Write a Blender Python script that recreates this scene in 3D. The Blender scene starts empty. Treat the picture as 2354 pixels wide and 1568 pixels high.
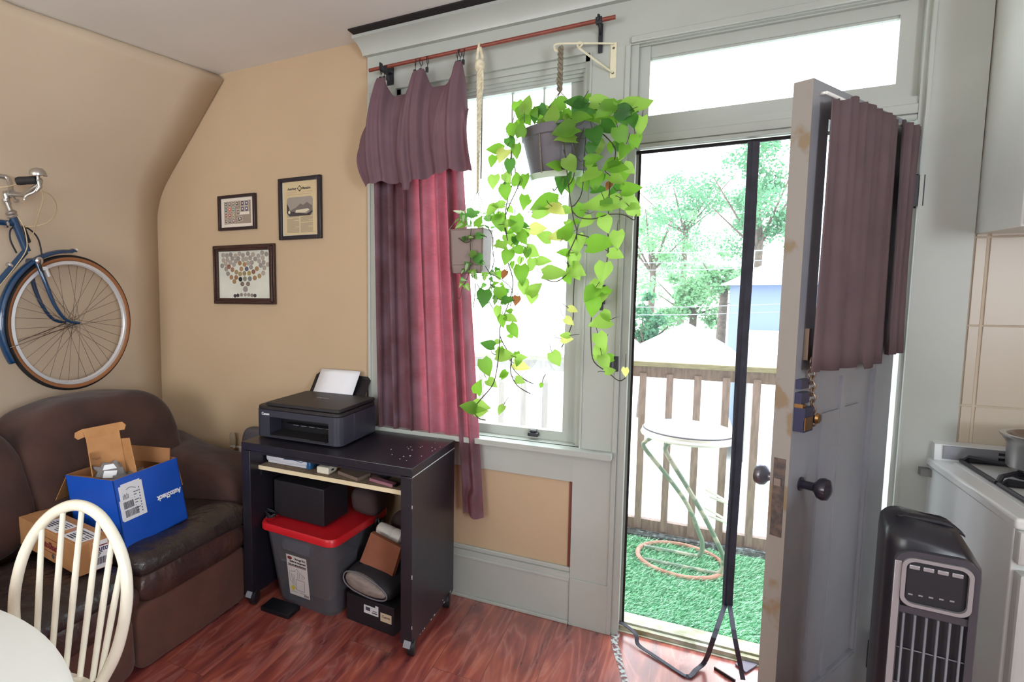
import bpy, bmesh, math, random
from math import sin, cos, pi, radians, sqrt
from mathutils import Vector, Matrix
V = Vector
sc = bpy.context.scene
COL = sc.collection
random.seed(7)

# ------------------------------------------------------------------ camera numbers (metres; y = 0 is the plaster of the window wall)
CAM = V((0.0, -2.562, 1.488)); FPX = 1320.0; CXP, CYP = 859.0, 782.0
YAW, PIT, ROL = radians(-28.1), radians(-5.21), radians(0.195)
_f = V((sin(YAW)*cos(PIT), cos(YAW)*cos(PIT), sin(PIT)))
_r = V((cos(YAW), -sin(YAW), 0)); _d = _f.cross(_r)
RX = _r*cos(ROL) + _d*sin(ROL); RY = _d*cos(ROL) - _r*sin(ROL)
def ray(px, py): return (RX*((px-CXP)/FPX) + RY*((py-CYP)/FPX) + _f)
def ay(px, py, y):
    d = ray(px, py); return CAM + d*((y-CAM.y)/d.y)
def ax(px, py, x):
    d = ray(px, py); return CAM + d*((x-CAM.x)/d.x)
def az(px, py, z):
    d = ray(px, py); return CAM + d*((z-CAM.z)/d.z)
def apl(px, py, o, n):
    d = ray(px, py); return CAM + d*((o-CAM).dot(n)/d.dot(n))

# ------------------------------------------------------------------ materials
def lin(c):
    return tuple(((v/255)/12.92 if v/255 <= .04045 else ((v/255+.055)/1.055)**2.4) for v in c[:3]) + (1,)
def M(name, col, rough=.6, col2=None, nscale=6, detail=4, bump=0, bscale=60, metal=0, spec=.5, stretch=(1,1,1), lo=.35, hi=.65, coat=0, sheen=0, bdist=.01):
    m = bpy.data.materials.new(name); m.use_nodes = True
    nt = m.node_tree; b = nt.nodes['Principled BSDF']
    b.inputs['Base Color'].default_value = lin(col); b.inputs['Roughness'].default_value = rough
    b.inputs['Metallic'].default_value = metal; b.inputs['Specular IOR Level'].default_value = spec
    b.inputs['Coat Weight'].default_value = coat; b.inputs['Sheen Weight'].default_value = sheen
    tc = nt.nodes.new('ShaderNodeTexCoord'); mp = nt.nodes.new('ShaderNodeMapping'); mp.inputs['Scale'].default_value = stretch
    nt.links.new(tc.outputs['Object'], mp.inputs['Vector'])
    if col2:
        n = nt.nodes.new('ShaderNodeTexNoise'); n.inputs['Scale'].default_value = nscale; n.inputs['Detail'].default_value = detail
        r = nt.nodes.new('ShaderNodeValToRGB'); r.color_ramp.elements[0].position = lo; r.color_ramp.elements[1].position = hi
        r.color_ramp.elements[0].color = lin(col); r.color_ramp.elements[1].color = lin(col2)
        nt.links.new(mp.outputs[0], n.inputs['Vector']); nt.links.new(n.outputs['Fac'], r.inputs[0]); nt.links.new(r.outputs[0], b.inputs['Base Color'])
    if bump:
        n2 = nt.nodes.new('ShaderNodeTexNoise'); n2.inputs['Scale'].default_value = bscale; n2.inputs['Detail'].default_value = 5
        bp = nt.nodes.new('ShaderNodeBump'); bp.inputs['Strength'].default_value = bump; bp.inputs['Distance'].default_value = bdist
        nt.links.new(mp.outputs[0], n2.inputs['Vector']); nt.links.new(n2.outputs['Fac'], bp.inputs['Height']); nt.links.new(bp.outputs[0], b.inputs['Normal'])
    return m
def trans_mat(name, col, tcol, fac=.5, rough=.8, col2=None, weave=0):
    """cloth or leaf that lets light through"""
    m = M(name, col, rough, col2, nscale=9)
    nt = m.node_tree; b = nt.nodes['Principled BSDF']; out = nt.nodes['Material Output']
    t = nt.nodes.new('ShaderNodeBsdfTranslucent'); t.inputs[0].default_value = lin(tcol)
    mx = nt.nodes.new('ShaderNodeMixShader'); mx.inputs[0].default_value = fac
    if weave:
        tc = nt.nodes.new('ShaderNodeTexCoord'); mp = nt.nodes.new('ShaderNodeMapping'); mp.inputs['Scale'].default_value = (1, 1, .12)
        n = nt.nodes.new('ShaderNodeTexNoise'); n.inputs['Scale'].default_value = weave; n.inputs['Detail'].default_value = 6
        r = nt.nodes.new('ShaderNodeMapRange'); r.inputs[1].default_value = .3; r.inputs[2].default_value = .7; r.inputs[3].default_value = fac*.75; r.inputs[4].default_value = fac*1.2
        mp.inputs['Scale'].default_value = (.5, .5, 1.6)
        nt.links.new(tc.outputs['Object'], mp.inputs[0]); nt.links.new(mp.outputs[0], n.inputs['Vector']); nt.links.new(n.outputs['Fac'], r.inputs[0]); nt.links.new(r.outputs[0], mx.inputs[0])
    nt.links.new(b.outputs[0], mx.inputs[1]); nt.links.new(t.outputs[0], mx.inputs[2]); nt.links.new(mx.outputs[0], out.inputs[0])
    return m
def pane_mat(name, haze, tint=(245,250,250), gloss=.06, hcol=(235,240,240)):
    m = bpy.data.materials.new(name); m.use_nodes = True; nt = m.node_tree; nt.nodes.clear()
    out = nt.nodes.new('ShaderNodeOutputMaterial'); tr = nt.nodes.new('ShaderNodeBsdfTransparent'); tr.inputs[0].default_value = lin(tint)
    gl = nt.nodes.new('ShaderNodeBsdfGlossy'); gl.inputs['Roughness'].default_value = .02
    tl = nt.nodes.new('ShaderNodeBsdfTranslucent'); tl.inputs[0].default_value = lin(hcol)
    a = nt.nodes.new('ShaderNodeMixShader'); a.inputs[0].default_value = haze
    b = nt.nodes.new('ShaderNodeMixShader'); b.inputs[0].default_value = gloss
    nt.links.new(tr.outputs[0], a.inputs[1]); nt.links.new(tl.outputs[0], a.inputs[2]); nt.links.new(a.outputs[0], b.inputs[1]); nt.links.new(gl.outputs[0], b.inputs[2]); nt.links.new(b.outputs[0], out.inputs[0])
    return m

# ------------------------------------------------------------------ mesh builder
WM = {}
class MB:
    def __init__(s): s.bm = bmesh.new(); s.mats = [None]; s.mi = 0; s.T = Matrix(); s.sm = False
    def mat(s, m):
        if m not in s.mats: s.mats.append(m)
        s.mi = s.mats.index(m); return s
    def v(s, p): return s.bm.verts.new(s.T @ V(p))
    def f(s, vs, smooth=None):
        try: f = s.bm.faces.new(vs)
        except ValueError: return None
        f.material_index = s.mi; f.smooth = s.sm if smooth is None else smooth; return f
    def box(s, a, b, bev=0, seg=2):
        x0,y0,z0 = [min(a[i],b[i]) for i in range(3)]; x1,y1,z1 = [max(a[i],b[i]) for i in range(3)]
        vs = [s.v(p) for p in ((x0,y0,z0),(x1,y0,z0),(x1,y1,z0),(x0,y1,z0),(x0,y0,z1),(x1,y0,z1),(x1,y1,z1),(x0,y1,z1))]
        fs = [s.f([vs[i] for i in q], False) for q in ((3,2,1,0),(4,5,6,7),(0,1,5,4),(1,2,6,5),(2,3,7,6),(3,0,4,7))]
        if bev:
            es = list({e for f in fs for e in f.edges})
            r = bmesh.ops.bevel(s.bm, geom=es, offset=bev, segments=seg, affect='EDGES', profile=.5)
            for f in r['faces']: f.material_index = s.mi; f.smooth = True
        return s
    def hexa(s, p):      # 8 corners: bottom 4 (ccw seen from above) then top 4
        vs = [s.v(q) for q in p]
        for q in ((3,2,1,0),(4,5,6,7),(0,1,5,4),(1,2,6,5),(2,3,7,6),(3,0,4,7)): s.f([vs[i] for i in q], False)
        return s
    def poly(s, pts): s.f([s.v(p) for p in pts], False); return s
    def prism(s, pts, ext, smooth=False):
        e = V(ext); a = [s.v(p) for p in pts]; b = [s.v(V(p)+e) for p in pts]; n = len(a)
        s.f(a[::-1], False); s.f(b, False)
        for i in range(n): s.f([a[i], a[(i+1)%n], b[(i+1)%n], b[i]], smooth)
        return s
    def tube(s, pts, r, n=8, closed=False, cap=True, flat=1.0):
        P = [V(p) for p in pts]; m = len(P); R = r if isinstance(r,(list,tuple)) else [r]*m
        rings = []; up = None
        for i in range(m):
            t = (P[(i+1)%m]-P[i-1]) if closed else (P[min(i+1,m-1)]-P[max(i-1,0)])
            t = t.normalized() if t.length > 1e-9 else V((0,0,1))
            if up is None:
                up = t.orthogonal().normalized()
            else:
                up = up - t*up.dot(t)
                up = up.normalized() if up.length > 1e-6 else t.orthogonal().normalized()
            w = t.cross(up)
            rings.append([s.v(P[i] + up*(R[i]*cos(2*pi*k/n)) + w*(R[i]*flat*sin(2*pi*k/n))) for k in range(n)])
        for i in range(m if closed else m-1):
            a, b = rings[i], rings[(i+1)%m]
            for k in range(n): s.f([a[k], a[(k+1)%n], b[(k+1)%n], b[k]], True)
        if cap and not closed: s.f(rings[0][::-1], False); s.f(rings[-1], False)
        return s
    def lathe(s, prof, o=(0,0,0), n=24, axis=(0,0,1), sx=1, sy=1):
        q = V((0,0,1)).rotation_difference(V(axis)).to_matrix(); o = V(o); rings = []
        for r, z in prof: rings.append([s.v(o + q @ V((r*sx*cos(2*pi*k/n), r*sy*sin(2*pi*k/n), z))) for k in range(n)])
        for i in range(len(rings)-1):
            a, b = rings[i], rings[i+1]
            for k in range(n): s.f([a[k], a[(k+1)%n], b[(k+1)%n], b[k]], True)
        s.f(rings[0][::-1], False); s.f(rings[-1], False); return s
    def grid(s, fn, nu, nv, cu=False, smooth=True):
        g = [[s.v(fn(i/(nu if cu else nu-1), j/(nv-1))) for j in range(nv)] for i in range(nu)]
        for i in range(nu if cu else nu-1):
            for j in range(nv-1): s.f([g[i][j], g[(i+1)%nu][j], g[(i+1)%nu][j+1], g[i][j+1]], smooth)
        return g
    def super(s, c, d, e=.35, e2=None, n=28, m=18, fn=None):
        """rounded, puffy block: half sizes d, exponents e (plan) and e2 (section)"""
        e2 = e if e2 is None else e2; c = V(c)
        sp = lambda v, k: math.copysign(abs(v)**k, v)
        def g(u, w):
            a = 2*pi*u; b = -pi/2 + pi*w
            p = V((sp(cos(b),e2)*sp(cos(a),e), sp(cos(b),e2)*sp(sin(a),e), sp(sin(b),e2)))
            p = V((p.x*d[0], p.y*d[1], p.z*d[2]))
            if fn: p = fn(p)
            return c + p
        rows = [[s.v(g(i/n, (j+1)/(m+1))) for i in range(n)] for j in range(m)]
        for j in range(m-1):
            for i in range(n): s.f([rows[j][i], rows[j][(i+1)%n], rows[j+1][(i+1)%n], rows[j+1][i]], True)
        b0, t0 = s.v(g(0,0)), s.v(g(0,1))
        for i in range(n): s.f([b0, rows[0][(i+1)%n], rows[0][i]], True); s.f([t0, rows[-1][i], rows[-1][(i+1)%n]], True)
        return s
    def build(s, name, m=None, parent=None, sharp=40, weld=True, solid=0, sub=0):
        if weld: bmesh.ops.remove_doubles(s.bm, verts=s.bm.verts, dist=1e-5)
        bmesh.ops.recalc_face_normals(s.bm, faces=s.bm.faces)
        s.bm.normal_update()
        for e in s.bm.edges:
            if len(e.link_faces) == 2 and e.calc_face_angle(0) > radians(sharp): e.smooth = False
        me = bpy.data.meshes.new(name)
        if parent is not None:
            w = WM[parent]; loc = w
        else:
            xs = [v.co for v in s.bm.verts]
            c = V([(min(p[i] for p in xs)+max(p[i] for p in xs))/2 for i in range(3)]); c.z = min(p.z for p in xs)
            loc = Matrix.Translation(c)
        s.bm.transform(loc.inverted()); s.bm.to_mesh(me); s.bm.free()
        for q in s.mats: me.materials.append(q if q else (m or s.mats[-1]))
        o = bpy.data.objects.new(name, me); COL.objects.link(o)
        if parent is not None: o.parent = parent; WM[o] = WM[parent]
        else: o.matrix_world = loc; WM[o] = loc
        if solid:
            md = o.modifiers.new('thick','SOLIDIFY'); md.thickness = solid; md.offset = 0
        if sub:
            md = o.modifiers.new('sub','SUBSURF'); md.levels = sub; md.render_levels = sub
        return o
def tag(o, label, cat, group=None, kind=None):
    o['label'] = label; o['category'] = cat
    if group: o['group'] = group
    if kind: o['kind'] = kind
    return o
def thing(name, label, cat, loc, group=None, rz=0):
    o = bpy.data.objects.new(name, None); o.empty_display_size = .05; COL.objects.link(o)
    w = Matrix.Translation(V(loc)) @ Matrix.Rotation(rz, 4, 'Z'); o.matrix_world = w; WM[o] = w
    return tag(o, label, cat, group)
def struct(name, label=None, loc=None):
    o = bpy.data.objects.new(name, None); o.empty_display_size = .05; COL.objects.link(o); w = Matrix.Translation(V(loc)); o.matrix_world = w; WM[o] = w
    o['kind'] = 'structure'
    if label: o['label'] = label
    return o
def st(o): o['kind'] = 'structure'; return o
def cprs(o, n, lab=None):
    if lab: o['label'] = lab
    return o
def dup(o, parent, loc_world):
    c = o.copy(); COL.objects.link(c); c.parent = parent; WM[c] = WM[parent]
    return c
def frame(o, ex, ey, ez=None):
    ex = V(ex).normalized(); ey = V(ey); ey = (ey - ex*ey.dot(ex)).normalized(); ez = ex.cross(ey)
    m = Matrix((ex, ey, ez)).transposed().to_4x4(); m.translation = V(o); return m
def text(name, body, size, T, m, parent, ext=.0004, align='LEFT', shear=0, sx=1, bold=0):
    cu = bpy.data.curves.new(name, 'FONT'); cu.body = body; cu.size = size; cu.extrude = ext; cu.align_x = align; cu.shear = shear; cu.offset = bold; cu.resolution_u = 3
    t = bpy.data.objects.new(name, cu); COL.objects.link(t)
    dg = bpy.context.evaluated_depsgraph_get(); me = bpy.data.meshes.new_from_object(t.evaluated_get(dg)); bpy.data.objects.remove(t); bpy.data.curves.remove(cu)
    me.transform(WM[parent].inverted() @ T @ Matrix.Diagonal((sx,1,1,1))); me.materials.clear(); me.materials.append(m); me.name = name
    o = bpy.data.objects.new(name, me); COL.objects.link(o); o.parent = parent; WM[o] = WM[parent]; return o
def smooth_path(pts, k=4, closed=False):
    P = [V(p) for p in pts]; n = len(P); out = []
    for i in range(n if closed else n-1):
        p0 = P[(i-1)%n] if closed or i > 0 else P[i]; p1 = P[i]; p2 = P[(i+1)%n]; p3 = P[(i+2)%n] if closed or i+2 < n else p2
        for j in range(k):
            t = j/k; out.append(.5*((2*p1)+(p2-p0)*t+(2*p0-5*p1+4*p2-p3)*t*t+(3*p1-p0-3*p2+p3)*t**3))
    if not closed: out.append(P[-1])
    return out
def part(name, parent, lab=None):
    o = bpy.data.objects.new(name, None); o.empty_display_size = .03; COL.objects.link(o); o.parent = parent; WM[o] = WM[parent]
    if lab: o['label'] = lab
    return o
# ------------------------------------------------------------------ shared materials
m_beige = M('beige wall paint', (194,169,138), .75, (187,162,131), 1.3, bump=.06, bscale=45)
m_ceil = M('ceiling paint', (238,236,233), .8, (231,229,225), 1.1, bump=.05, bscale=30)
m_trim = M('grey white gloss paint', (182,186,179), .34, (175,179,172), 3, bump=.04, bscale=25)
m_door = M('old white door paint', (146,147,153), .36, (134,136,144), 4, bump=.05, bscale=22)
m_dirtyedge = M('worn paint on the door edge', (150,145,138), .55, (138,120,96), 9, stretch=(1,1,.8), lo=.56, hi=.62)
m_black = M('black metal', (26,26,34), .45)
m_blackp = M('black plastic', (24,24,30), .4)
m_chrome = M('chrome', (215,215,218), .18, metal=1)
m_white = M('white paint', (236,236,230), .45)
m_brass = M('old brass', (150,112,70), .35, metal=.9)
m_pane = pane_mat('window glass', .05); m_dusty = pane_mat('dusty window glass', .10, hcol=(240,246,250))
m_dark = M('dark gap', (34,28,30), .9)

def wood_floor():
    m = bpy.data.materials.new('red laminate planks'); m.use_nodes = True; nt = m.node_tree; b = nt.nodes['Principled BSDF']; L = nt.links.new
    b.inputs['Roughness'].default_value = .33; b.inputs['Specular IOR Level'].default_value = .6; b.inputs['Coat Weight'].default_value = 1.0; b.inputs['Coat Roughness'].default_value = .22; b.inputs['Coat IOR'].default_value = 1.7
    tc = nt.nodes.new('ShaderNodeTexCoord')
    def rmp(stops):
        r = nt.nodes.new('ShaderNodeValToRGB'); e = r.color_ramp.elements
        while len(e) < len(stops): e.new(.5)
        for i, (p, c) in enumerate(stops): e[i].position = p; e[i].color = lin(c)
        return r
    rot = nt.nodes.new('ShaderNodeMapping'); rot.inputs['Rotation'].default_value = (0,0,pi/2)
    br = nt.nodes.new('ShaderNodeTexBrick'); br.inputs['Scale'].default_value = 1; br.inputs['Brick Width'].default_value = 1.25; br.inputs['Row Height'].default_value = .19
    br.inputs['Mortar Size'].default_value = .001; br.inputs['Color1'].default_value = (.15,.15,.15,1); br.inputs['Color2'].default_value = (.85,.85,.85,1); br.inputs['Mortar'].default_value = (0,0,0,1); br.offset = .37
    L(tc.outputs['Object'], rot.inputs[0]); L(rot.outputs[0], br.inputs['Vector'])
    # grain that bends and swirls, offset per plank
    mp = nt.nodes.new('ShaderNodeMapping'); mp.inputs['Scale'].default_value = (9, 1.5, 1)
    ofs = nt.nodes.new('ShaderNodeVectorMath'); ofs.operation = 'MULTIPLY_ADD'; ofs.inputs[1].default_value = (7,9,3)
    L(tc.outputs['Object'], mp.inputs[0]); L(br.outputs['Color'], ofs.inputs[0]); L(mp.outputs[0], ofs.inputs[2])
    n1 = nt.nodes.new('ShaderNodeTexNoise'); n1.inputs['Scale'].default_value = 1.0; n1.inputs['Detail'].default_value = 3; n1.inputs['Distortion'].default_value = 1.2
    L(ofs.outputs[0], n1.inputs['Vector'])
    ml = nt.nodes.new('ShaderNodeMath'); ml.operation = 'MULTIPLY'; ml.inputs[1].default_value = 9
    fr = nt.nodes.new('ShaderNodeMath'); fr.operation = 'PINGPONG'; fr.inputs[1].default_value = 1
    L(n1.outputs['Fac'], ml.inputs[0]); L(ml.outputs[0], fr.inputs[0])
    r1 = rmp([(0,(112,50,47)), (.45,(150,70,62)), (.8,(178,100,88)), (1,(198,134,124))])
    L(fr.outputs[0], r1.inputs[0])
    n2 = nt.nodes.new('ShaderNodeTexNoise'); n2.inputs['Scale'].default_value = 2.2; n2.inputs['Detail'].default_value = 5; L(ofs.outputs[0], n2.inputs['Vector'])
    r2 = rmp([(.32,(98,50,58)), (.5,(156,76,68)), (.68,(192,102,78))]); L(n2.outputs['Fac'], r2.inputs[0])
    mx = nt.nodes.new('ShaderNodeMix'); mx.data_type = 'RGBA'; mx.inputs[0].default_value = .55; L(r1.outputs[0], mx.inputs[6]); L(r2.outputs[0], mx.inputs[7])
    mm = nt.nodes.new('ShaderNodeMix'); mm.data_type = 'RGBA'; mm.inputs[7].default_value = lin((104,48,46)); L(br.outputs['Fac'], mm.inputs[0]); L(mx.outputs[2], mm.inputs[6]); L(mm.outputs[2], b.inputs['Base Color'])
    bp = nt.nodes.new('ShaderNodeBump'); bp.inputs['Strength'].default_value = .06; bp.inputs['Distance'].default_value = .004; L(fr.outputs[0], bp.inputs['Height']); L(bp.outputs[0], b.inputs['Normal'])
    rr = nt.nodes.new('ShaderNodeMapRange'); rr.inputs[3].default_value = .2; rr.inputs[4].default_value = .42; L(n2.outputs['Fac'], rr.inputs[0]); L(rr.outputs[0], b.inputs['Roughness'])
    return m
m_floor = wood_floor()

# ------------------------------------------------------------------ room shell
X1 = 2.35; YB = -4.6; ZC = 2.69
q = MB(); q.box((-3.2,YB,-.12),(X1,.03,0)); st(q.build('floor', m_floor))
# worn, paint-splashed patch of bare subfloor in front of the threshold
q = MB(); rnd = random.Random(5)
pts = [az(px,py,.0012) for px,py in ((1403,1452),(1413,1448),(1425,1456),(1420,1480),(1428,1500),(1433,1530),(1445,1568),(1430,1568),(1421,1530),(1410,1500),(1405,1475))]
q.prism([(p.x,p.y,.0002) for p in pts], (0,0,.001)); tag(q.build('paint_splash', M('flaked pale paint', (190,200,196), .7, (120,80,84), 60, lo=.45, hi=.55)), 'pale flaked paint patch on red floor at the door threshold', 'stain')
rnd = random.Random(11)
# ceiling, left wall with its sloped top
LW = [(-3.017,0),(-2.985,2.05),(-2.94,2.125),(-2.41,ZC)]
def skew(y): return -.205*min(1, max(0, -y)/1.04)*min(1.6, 1)      # the old ceiling edge runs out of square
q = MB(); q.sm = True
def lwall(u, w):
    y = -4.6*u; k = w*6; top = LW[3][0]+skew(y); A0 = (-2.989,1.90); B0 = (-2.984,2.075); sl = (top-B0[0])/(ZC-B0[1]); C0 = (B0[0]+sl*.16, B0[1]+.16)
    if k <= 2: t = k/2; p = (LW[0][0]+(A0[0]-LW[0][0])*t, A0[1]*t)
    elif k <= 4:
        t = (k-2)/2; p = tuple((1-t)**2*A0[i]+2*t*(1-t)*B0[i]+t*t*C0[i] for i in (0,1))
    else: t = (k-4)/2; t2 = t*1.06; p = (C0[0]+(top-C0[0])*t2, C0[1]+(ZC-C0[1])*t2)
    return V((p[0], y, p[1]))
q.grid(lwall, 24, 37); o = st(q.build('wall_left', M('beige wall paint lightened as lit', (207,188,164), .75, (201,181,157), 1.3, bump=.06, bscale=45), sharp=70)); md = o.modifiers.new('t','SOLIDIFY'); md.thickness = .1; md.offset = -1  # the beige paint lightened so this wall looks more brightly lit
q = MB(); q.box((-3.2,YB,ZC),(X1,.0,ZC+.1)); st(q.build('ceiling', m_ceil))
q = MB(); q.tube([lwall(0,w_/36)+V((.002,-.002,0)) for w_ in range(36)], .0045, 6); st(q.build('trim_14', M('pale caulk line', (222,204,178), .7)))
# window wall: solid pieces round the window (W) and door (D) openings
WX0,WX1,WZ0,WZ1 = -1.236,-.361,.795,2.43; DX0,DX1,DZ1 = -.2,.69,2.43
q = MB(); q.mat(m_beige)
q.box((-3.05,0,0),(WX0,.13,ZC)); q.box((WX0,0,0),(WX1,.13,WZ0)); q.box((WX0,0,WZ1),(X1,.13,ZC)); q.box((WX1,0,0),(DX0,.13,WZ1)); q.box((DX1,0,0),(X1,.13,WZ1))
st(q.build('wall_window', m_beige))
# rear and right walls (behind / beside the camera) with unseen openings added for the fill light
q = MB(); q.box((-3.2,YB-.1,0),(-2.6,YB,ZC)); q.box((-.5,YB-.1,0),(X1,YB,ZC)); q.box((-2.6,YB-.1,0),(-.5,YB,.9)); q.box((-2.6,YB-.1,2.3),(-.5,YB,ZC)); st(q.build('wall_rear', M('dark rear wall to cut bounce', (112,98,86), .8)))  # unseen; coloured dark to cut bounce light onto the window wall
q = MB(); q.box((X1,YB,0),(X1+.1,-4.5,ZC)); q.box((X1,-3.2,0),(X1+.1,.13,ZC)); q.box((X1,-4.5,0),(X1+.1,-3.2,1.0)); q.box((X1,-4.5,2.3),(X1+.1,-3.2,ZC)); st(q.build('wall_right', m_beige))

# ------------------------------------------------------------------ trim on the window wall
q = MB(); q.box((-1.386,-.02,WZ1),(.82,0,ZC)); q.box((-.211,-.034,WZ1+.004),(.82,-.02,WZ1+.03), .004)
st(q.build('trim_1', m_trim))                                  # frieze board over window and door
q = MB()                                                        # crown moulding under the ceiling
prof = [(0,2.597),(-.024,2.600),(-.028,2.612),(-.036,2.628),(-.05,2.648),(-.066,2.662),(-.078,2.668),(-.078,2.682),(0,2.682)]
q.prism([(-1.386-(-.0-y)*.55, y-.02 if y<0 else 0, z) for y,z in prof], (2.3+.0,0,0), True); st(q.build('trim_2', m_trim))
q = MB(); q.box((-1.42,-.15,2.6835),(.82,-.03,2.6898)); st(q.build('trim_3', m_dark))   # dark gap between crown and ceiling
q = MB(); q.box((-1.386,-.02,.62),(WX0,0,WZ1)); q.box((-1.386,-.024,.795),(-1.372,-.02,WZ1)); st(q.build('trim_4', m_trim))    # left window casing
q = MB(); q.box((-.361,-.02,.215),(-.228,0,WZ1)); q.box((-.23,-.028,.0),(-.211,0,WZ1), .003); q.box((-.383,-.02,.215),(-.361,0,.778)); q.box((-.383,-.028,0),(-.228,0,.215), .002)
q.box((-.361,-.026,.80),(-.353,-.02,WZ1)); st(q.build('trim_5', m_trim))                 # casing and plinth between window and door
q = MB(); q.box((.675,-.02,0),(.82,0,WZ1)); q.box((.675,-.027,0),(.685,-.02,WZ1)); st(q.build('trim_6', m_trim))
q = MB()                                                        # stool (inner sill) and apron
q.prism([(-1.32,-.075,.776),(-.226,-.075,.776),(-.226,-.075,.80),(-1.32,-.075,.80)], (0,.075,0)); q.box((-1.236,-.01,.776),(-.361,.06,.80)); st(q.build('trim_7', m_trim))
q = MB(); q.box((-1.30,-.018,.645),(-.377,0,.776), .003); st(q.build('trim_8', m_trim))
q = MB(); q.box((-.397,-.006,.25),(-.383,0,.645)); st(q.build('trim_9', M('reddish brown strip', (120,66,54), .6)))  # thin reddish brown strip along the casing, under the apron
q = MB(); q.box((-3.0,-.018,0),(-.384,0,.195)); q.box((-3.0,-.026,.195),(-.384,0,.21), .004); q.box((-3.0,-.02,.21),(-.384,0,.235)); q.box((-3.0,-.014,.235),(-.384,0,.256), .004)
q.box((-3.0,-.03,0),(-.384,-.018,.016), .004); st(q.build('baseboard_window', m_trim))

# ------------------------------------------------------------------ window_1
w1 = struct('window_1', None, (-.8,.06,.8)); 
q = MB(); q.box((-1.236,0,WZ0),(-1.216,.14,WZ1)); q.box((-.381,0,WZ0),(-.361,.14,WZ1)); q.box((-1.236,0,2.405),(-.361,.14,WZ1)); q.box((-1.236,.06,WZ0-.02),(-.361,.16,.806))
for k in range(4): q.box((-1.216,.012+.012*k,2.385-.012*k),(-.381,.024+.012*k,2.41))
q.box((-.393,.03,.806),(-.381,.05,2.39)); q.build('window_frame', m_trim, w1)
q = MB(); q.box((-1.216,.06,.806),(-1.15,.1,2.385)); q.box((-.445,.06,.806),(-.381,.1,2.385)); q.box((-1.15,.06,.806),(-.445,.1,.842)); q.box((-1.15,.06,2.352),(-.445,.1,2.385)); q.build('sash', m_trim, w1)
for xx in (-.995,-.840,-.699,-.56):
    q = MB(); q.box((xx-.004,.072,1.99),(xx+.004,.09,2.352)); q.build('muntin', m_trim, w1)
q = MB(); q.box((-1.15,.079,.842),(-.445,.083,2.352)); q.build('pane', m_dusty, w1)
p = ay(1226,993,.045); q = MB(); q.box((p.x-.024,.03,.812),(p.x+.024,.06,.83), .005); q.box((p.x-.014,.034,.828),(p.x+.014,.055,.842), .006); q.build('sash_lift', m_black, w1)['label'] = 'black metal sash lift'
# ------------------------------------------------------------------ transom window and door frame
w2 = struct('window_2', None, (.23,.05,2.11))
q = MB(); q.box((-.211,.012,2.11),(-.142,.06,2.425)); q.box((.606,.02,2.11),(.668,.06,2.425)); q.box((-.142,.02,2.384),(.606,.06,2.425)); q.box((-.142,.02,2.11),(.606,.06,2.162)); q.box((-.142,.03,2.376),(.606,.05,2.384)); q.build('sash', m_trim, w2)
q = MB(); q.box((-.142,.038,2.162),(.606,.042,2.384)); q.build('pane', m_pane, w2)
q = MB(); q.box((-.211,-.01,0),(-.182,.14,2.43)); q.box((.662,-.01,0),(.69,.14,2.43)); q.box((-.182,0,2.04),(.662,.14,2.11)); q.box((-.182,-.012,2.052),(.662,0,2.085), .004); q.box((-.182,-.008,2.035),(.662,.03,2.05), .003)
q.box((-.2,0,2.425),(.68,.14,2.44)); q.box((-.182,.06,0),(-.17,.1,2.04)); st(q.build('trim_10', m_trim))
q = MB(); q.box((-.172,.045,0),(-.163,.05,2.03)); q.box((-.182,.04,2.022),(.66,.05,2.034)); st(q.build('trim_11', m_dark))
q = MB(); q.prism([(-.211,.035,0),(.69,.035,0),(.69,.16,0),(-.211,.16,0)], (0,0,.022)); q.box((-.211,.06,.022),(.69,.075,.03)); q.box((-.2,.022,.0),(.69,.036,.004)); o = st(q.build('trim_12', M('worn pale threshold', (206,206,190), .6, (150,150,120), 14)))
# kitchen wall tiles right of the door
m_tile = M('cream wall tile', (196,184,166), .3, (189,177,159), 2)
m_grout = M('tile joint', (200,186,166), .7)
q = MB(); q.mat(m_grout); q.box((.82,-.004,.0),(X1,0,1.9)); q.mat(m_tile)
for i in range(5):
    x0 = .86+.46*(i-1) if i else .826; x1 = .86+.46*i if i else .857
    if i: x0 += .0
    for z0,z1 in ((.9,1.094),(1.10,1.357),(1.362,1.64),(1.645,1.9)):
        q.box((x0+.003,-.009,z0),(min(x1-.003,X1-.01),-.004,z1), .0012)
st(q.build('trim_13', m_tile))
# dark catches on the casing beside the door
p = ay(1388,655,-.03); q = MB(); q.box((p.x-.021,-.036,1.418),(p.x+.006,-.02,1.497)); q.box((p.x-.013,-.032,1.392),(p.x-.001,-.02,1.418)); tag(q.build('catch_plate', m_black), 'tall black metal latch plate on casing behind the trailing pothos tip', 'latch plate')
p = ay(1412,832,-.03); q = MB(); q.box((p.x-.016,-.044,1.143),(p.x+.016,-.02,1.205), .002); q.mat(M('steel grey', (92,94,104), .35, metal=.6)); q.box((p.x-.005,-.048,1.15),(p.x-.001,-.043,1.198)); tag(q.build('lock_keeper', m_black), 'small black box keeper on casing by door opening at railing height', 'lock keeper')

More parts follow.
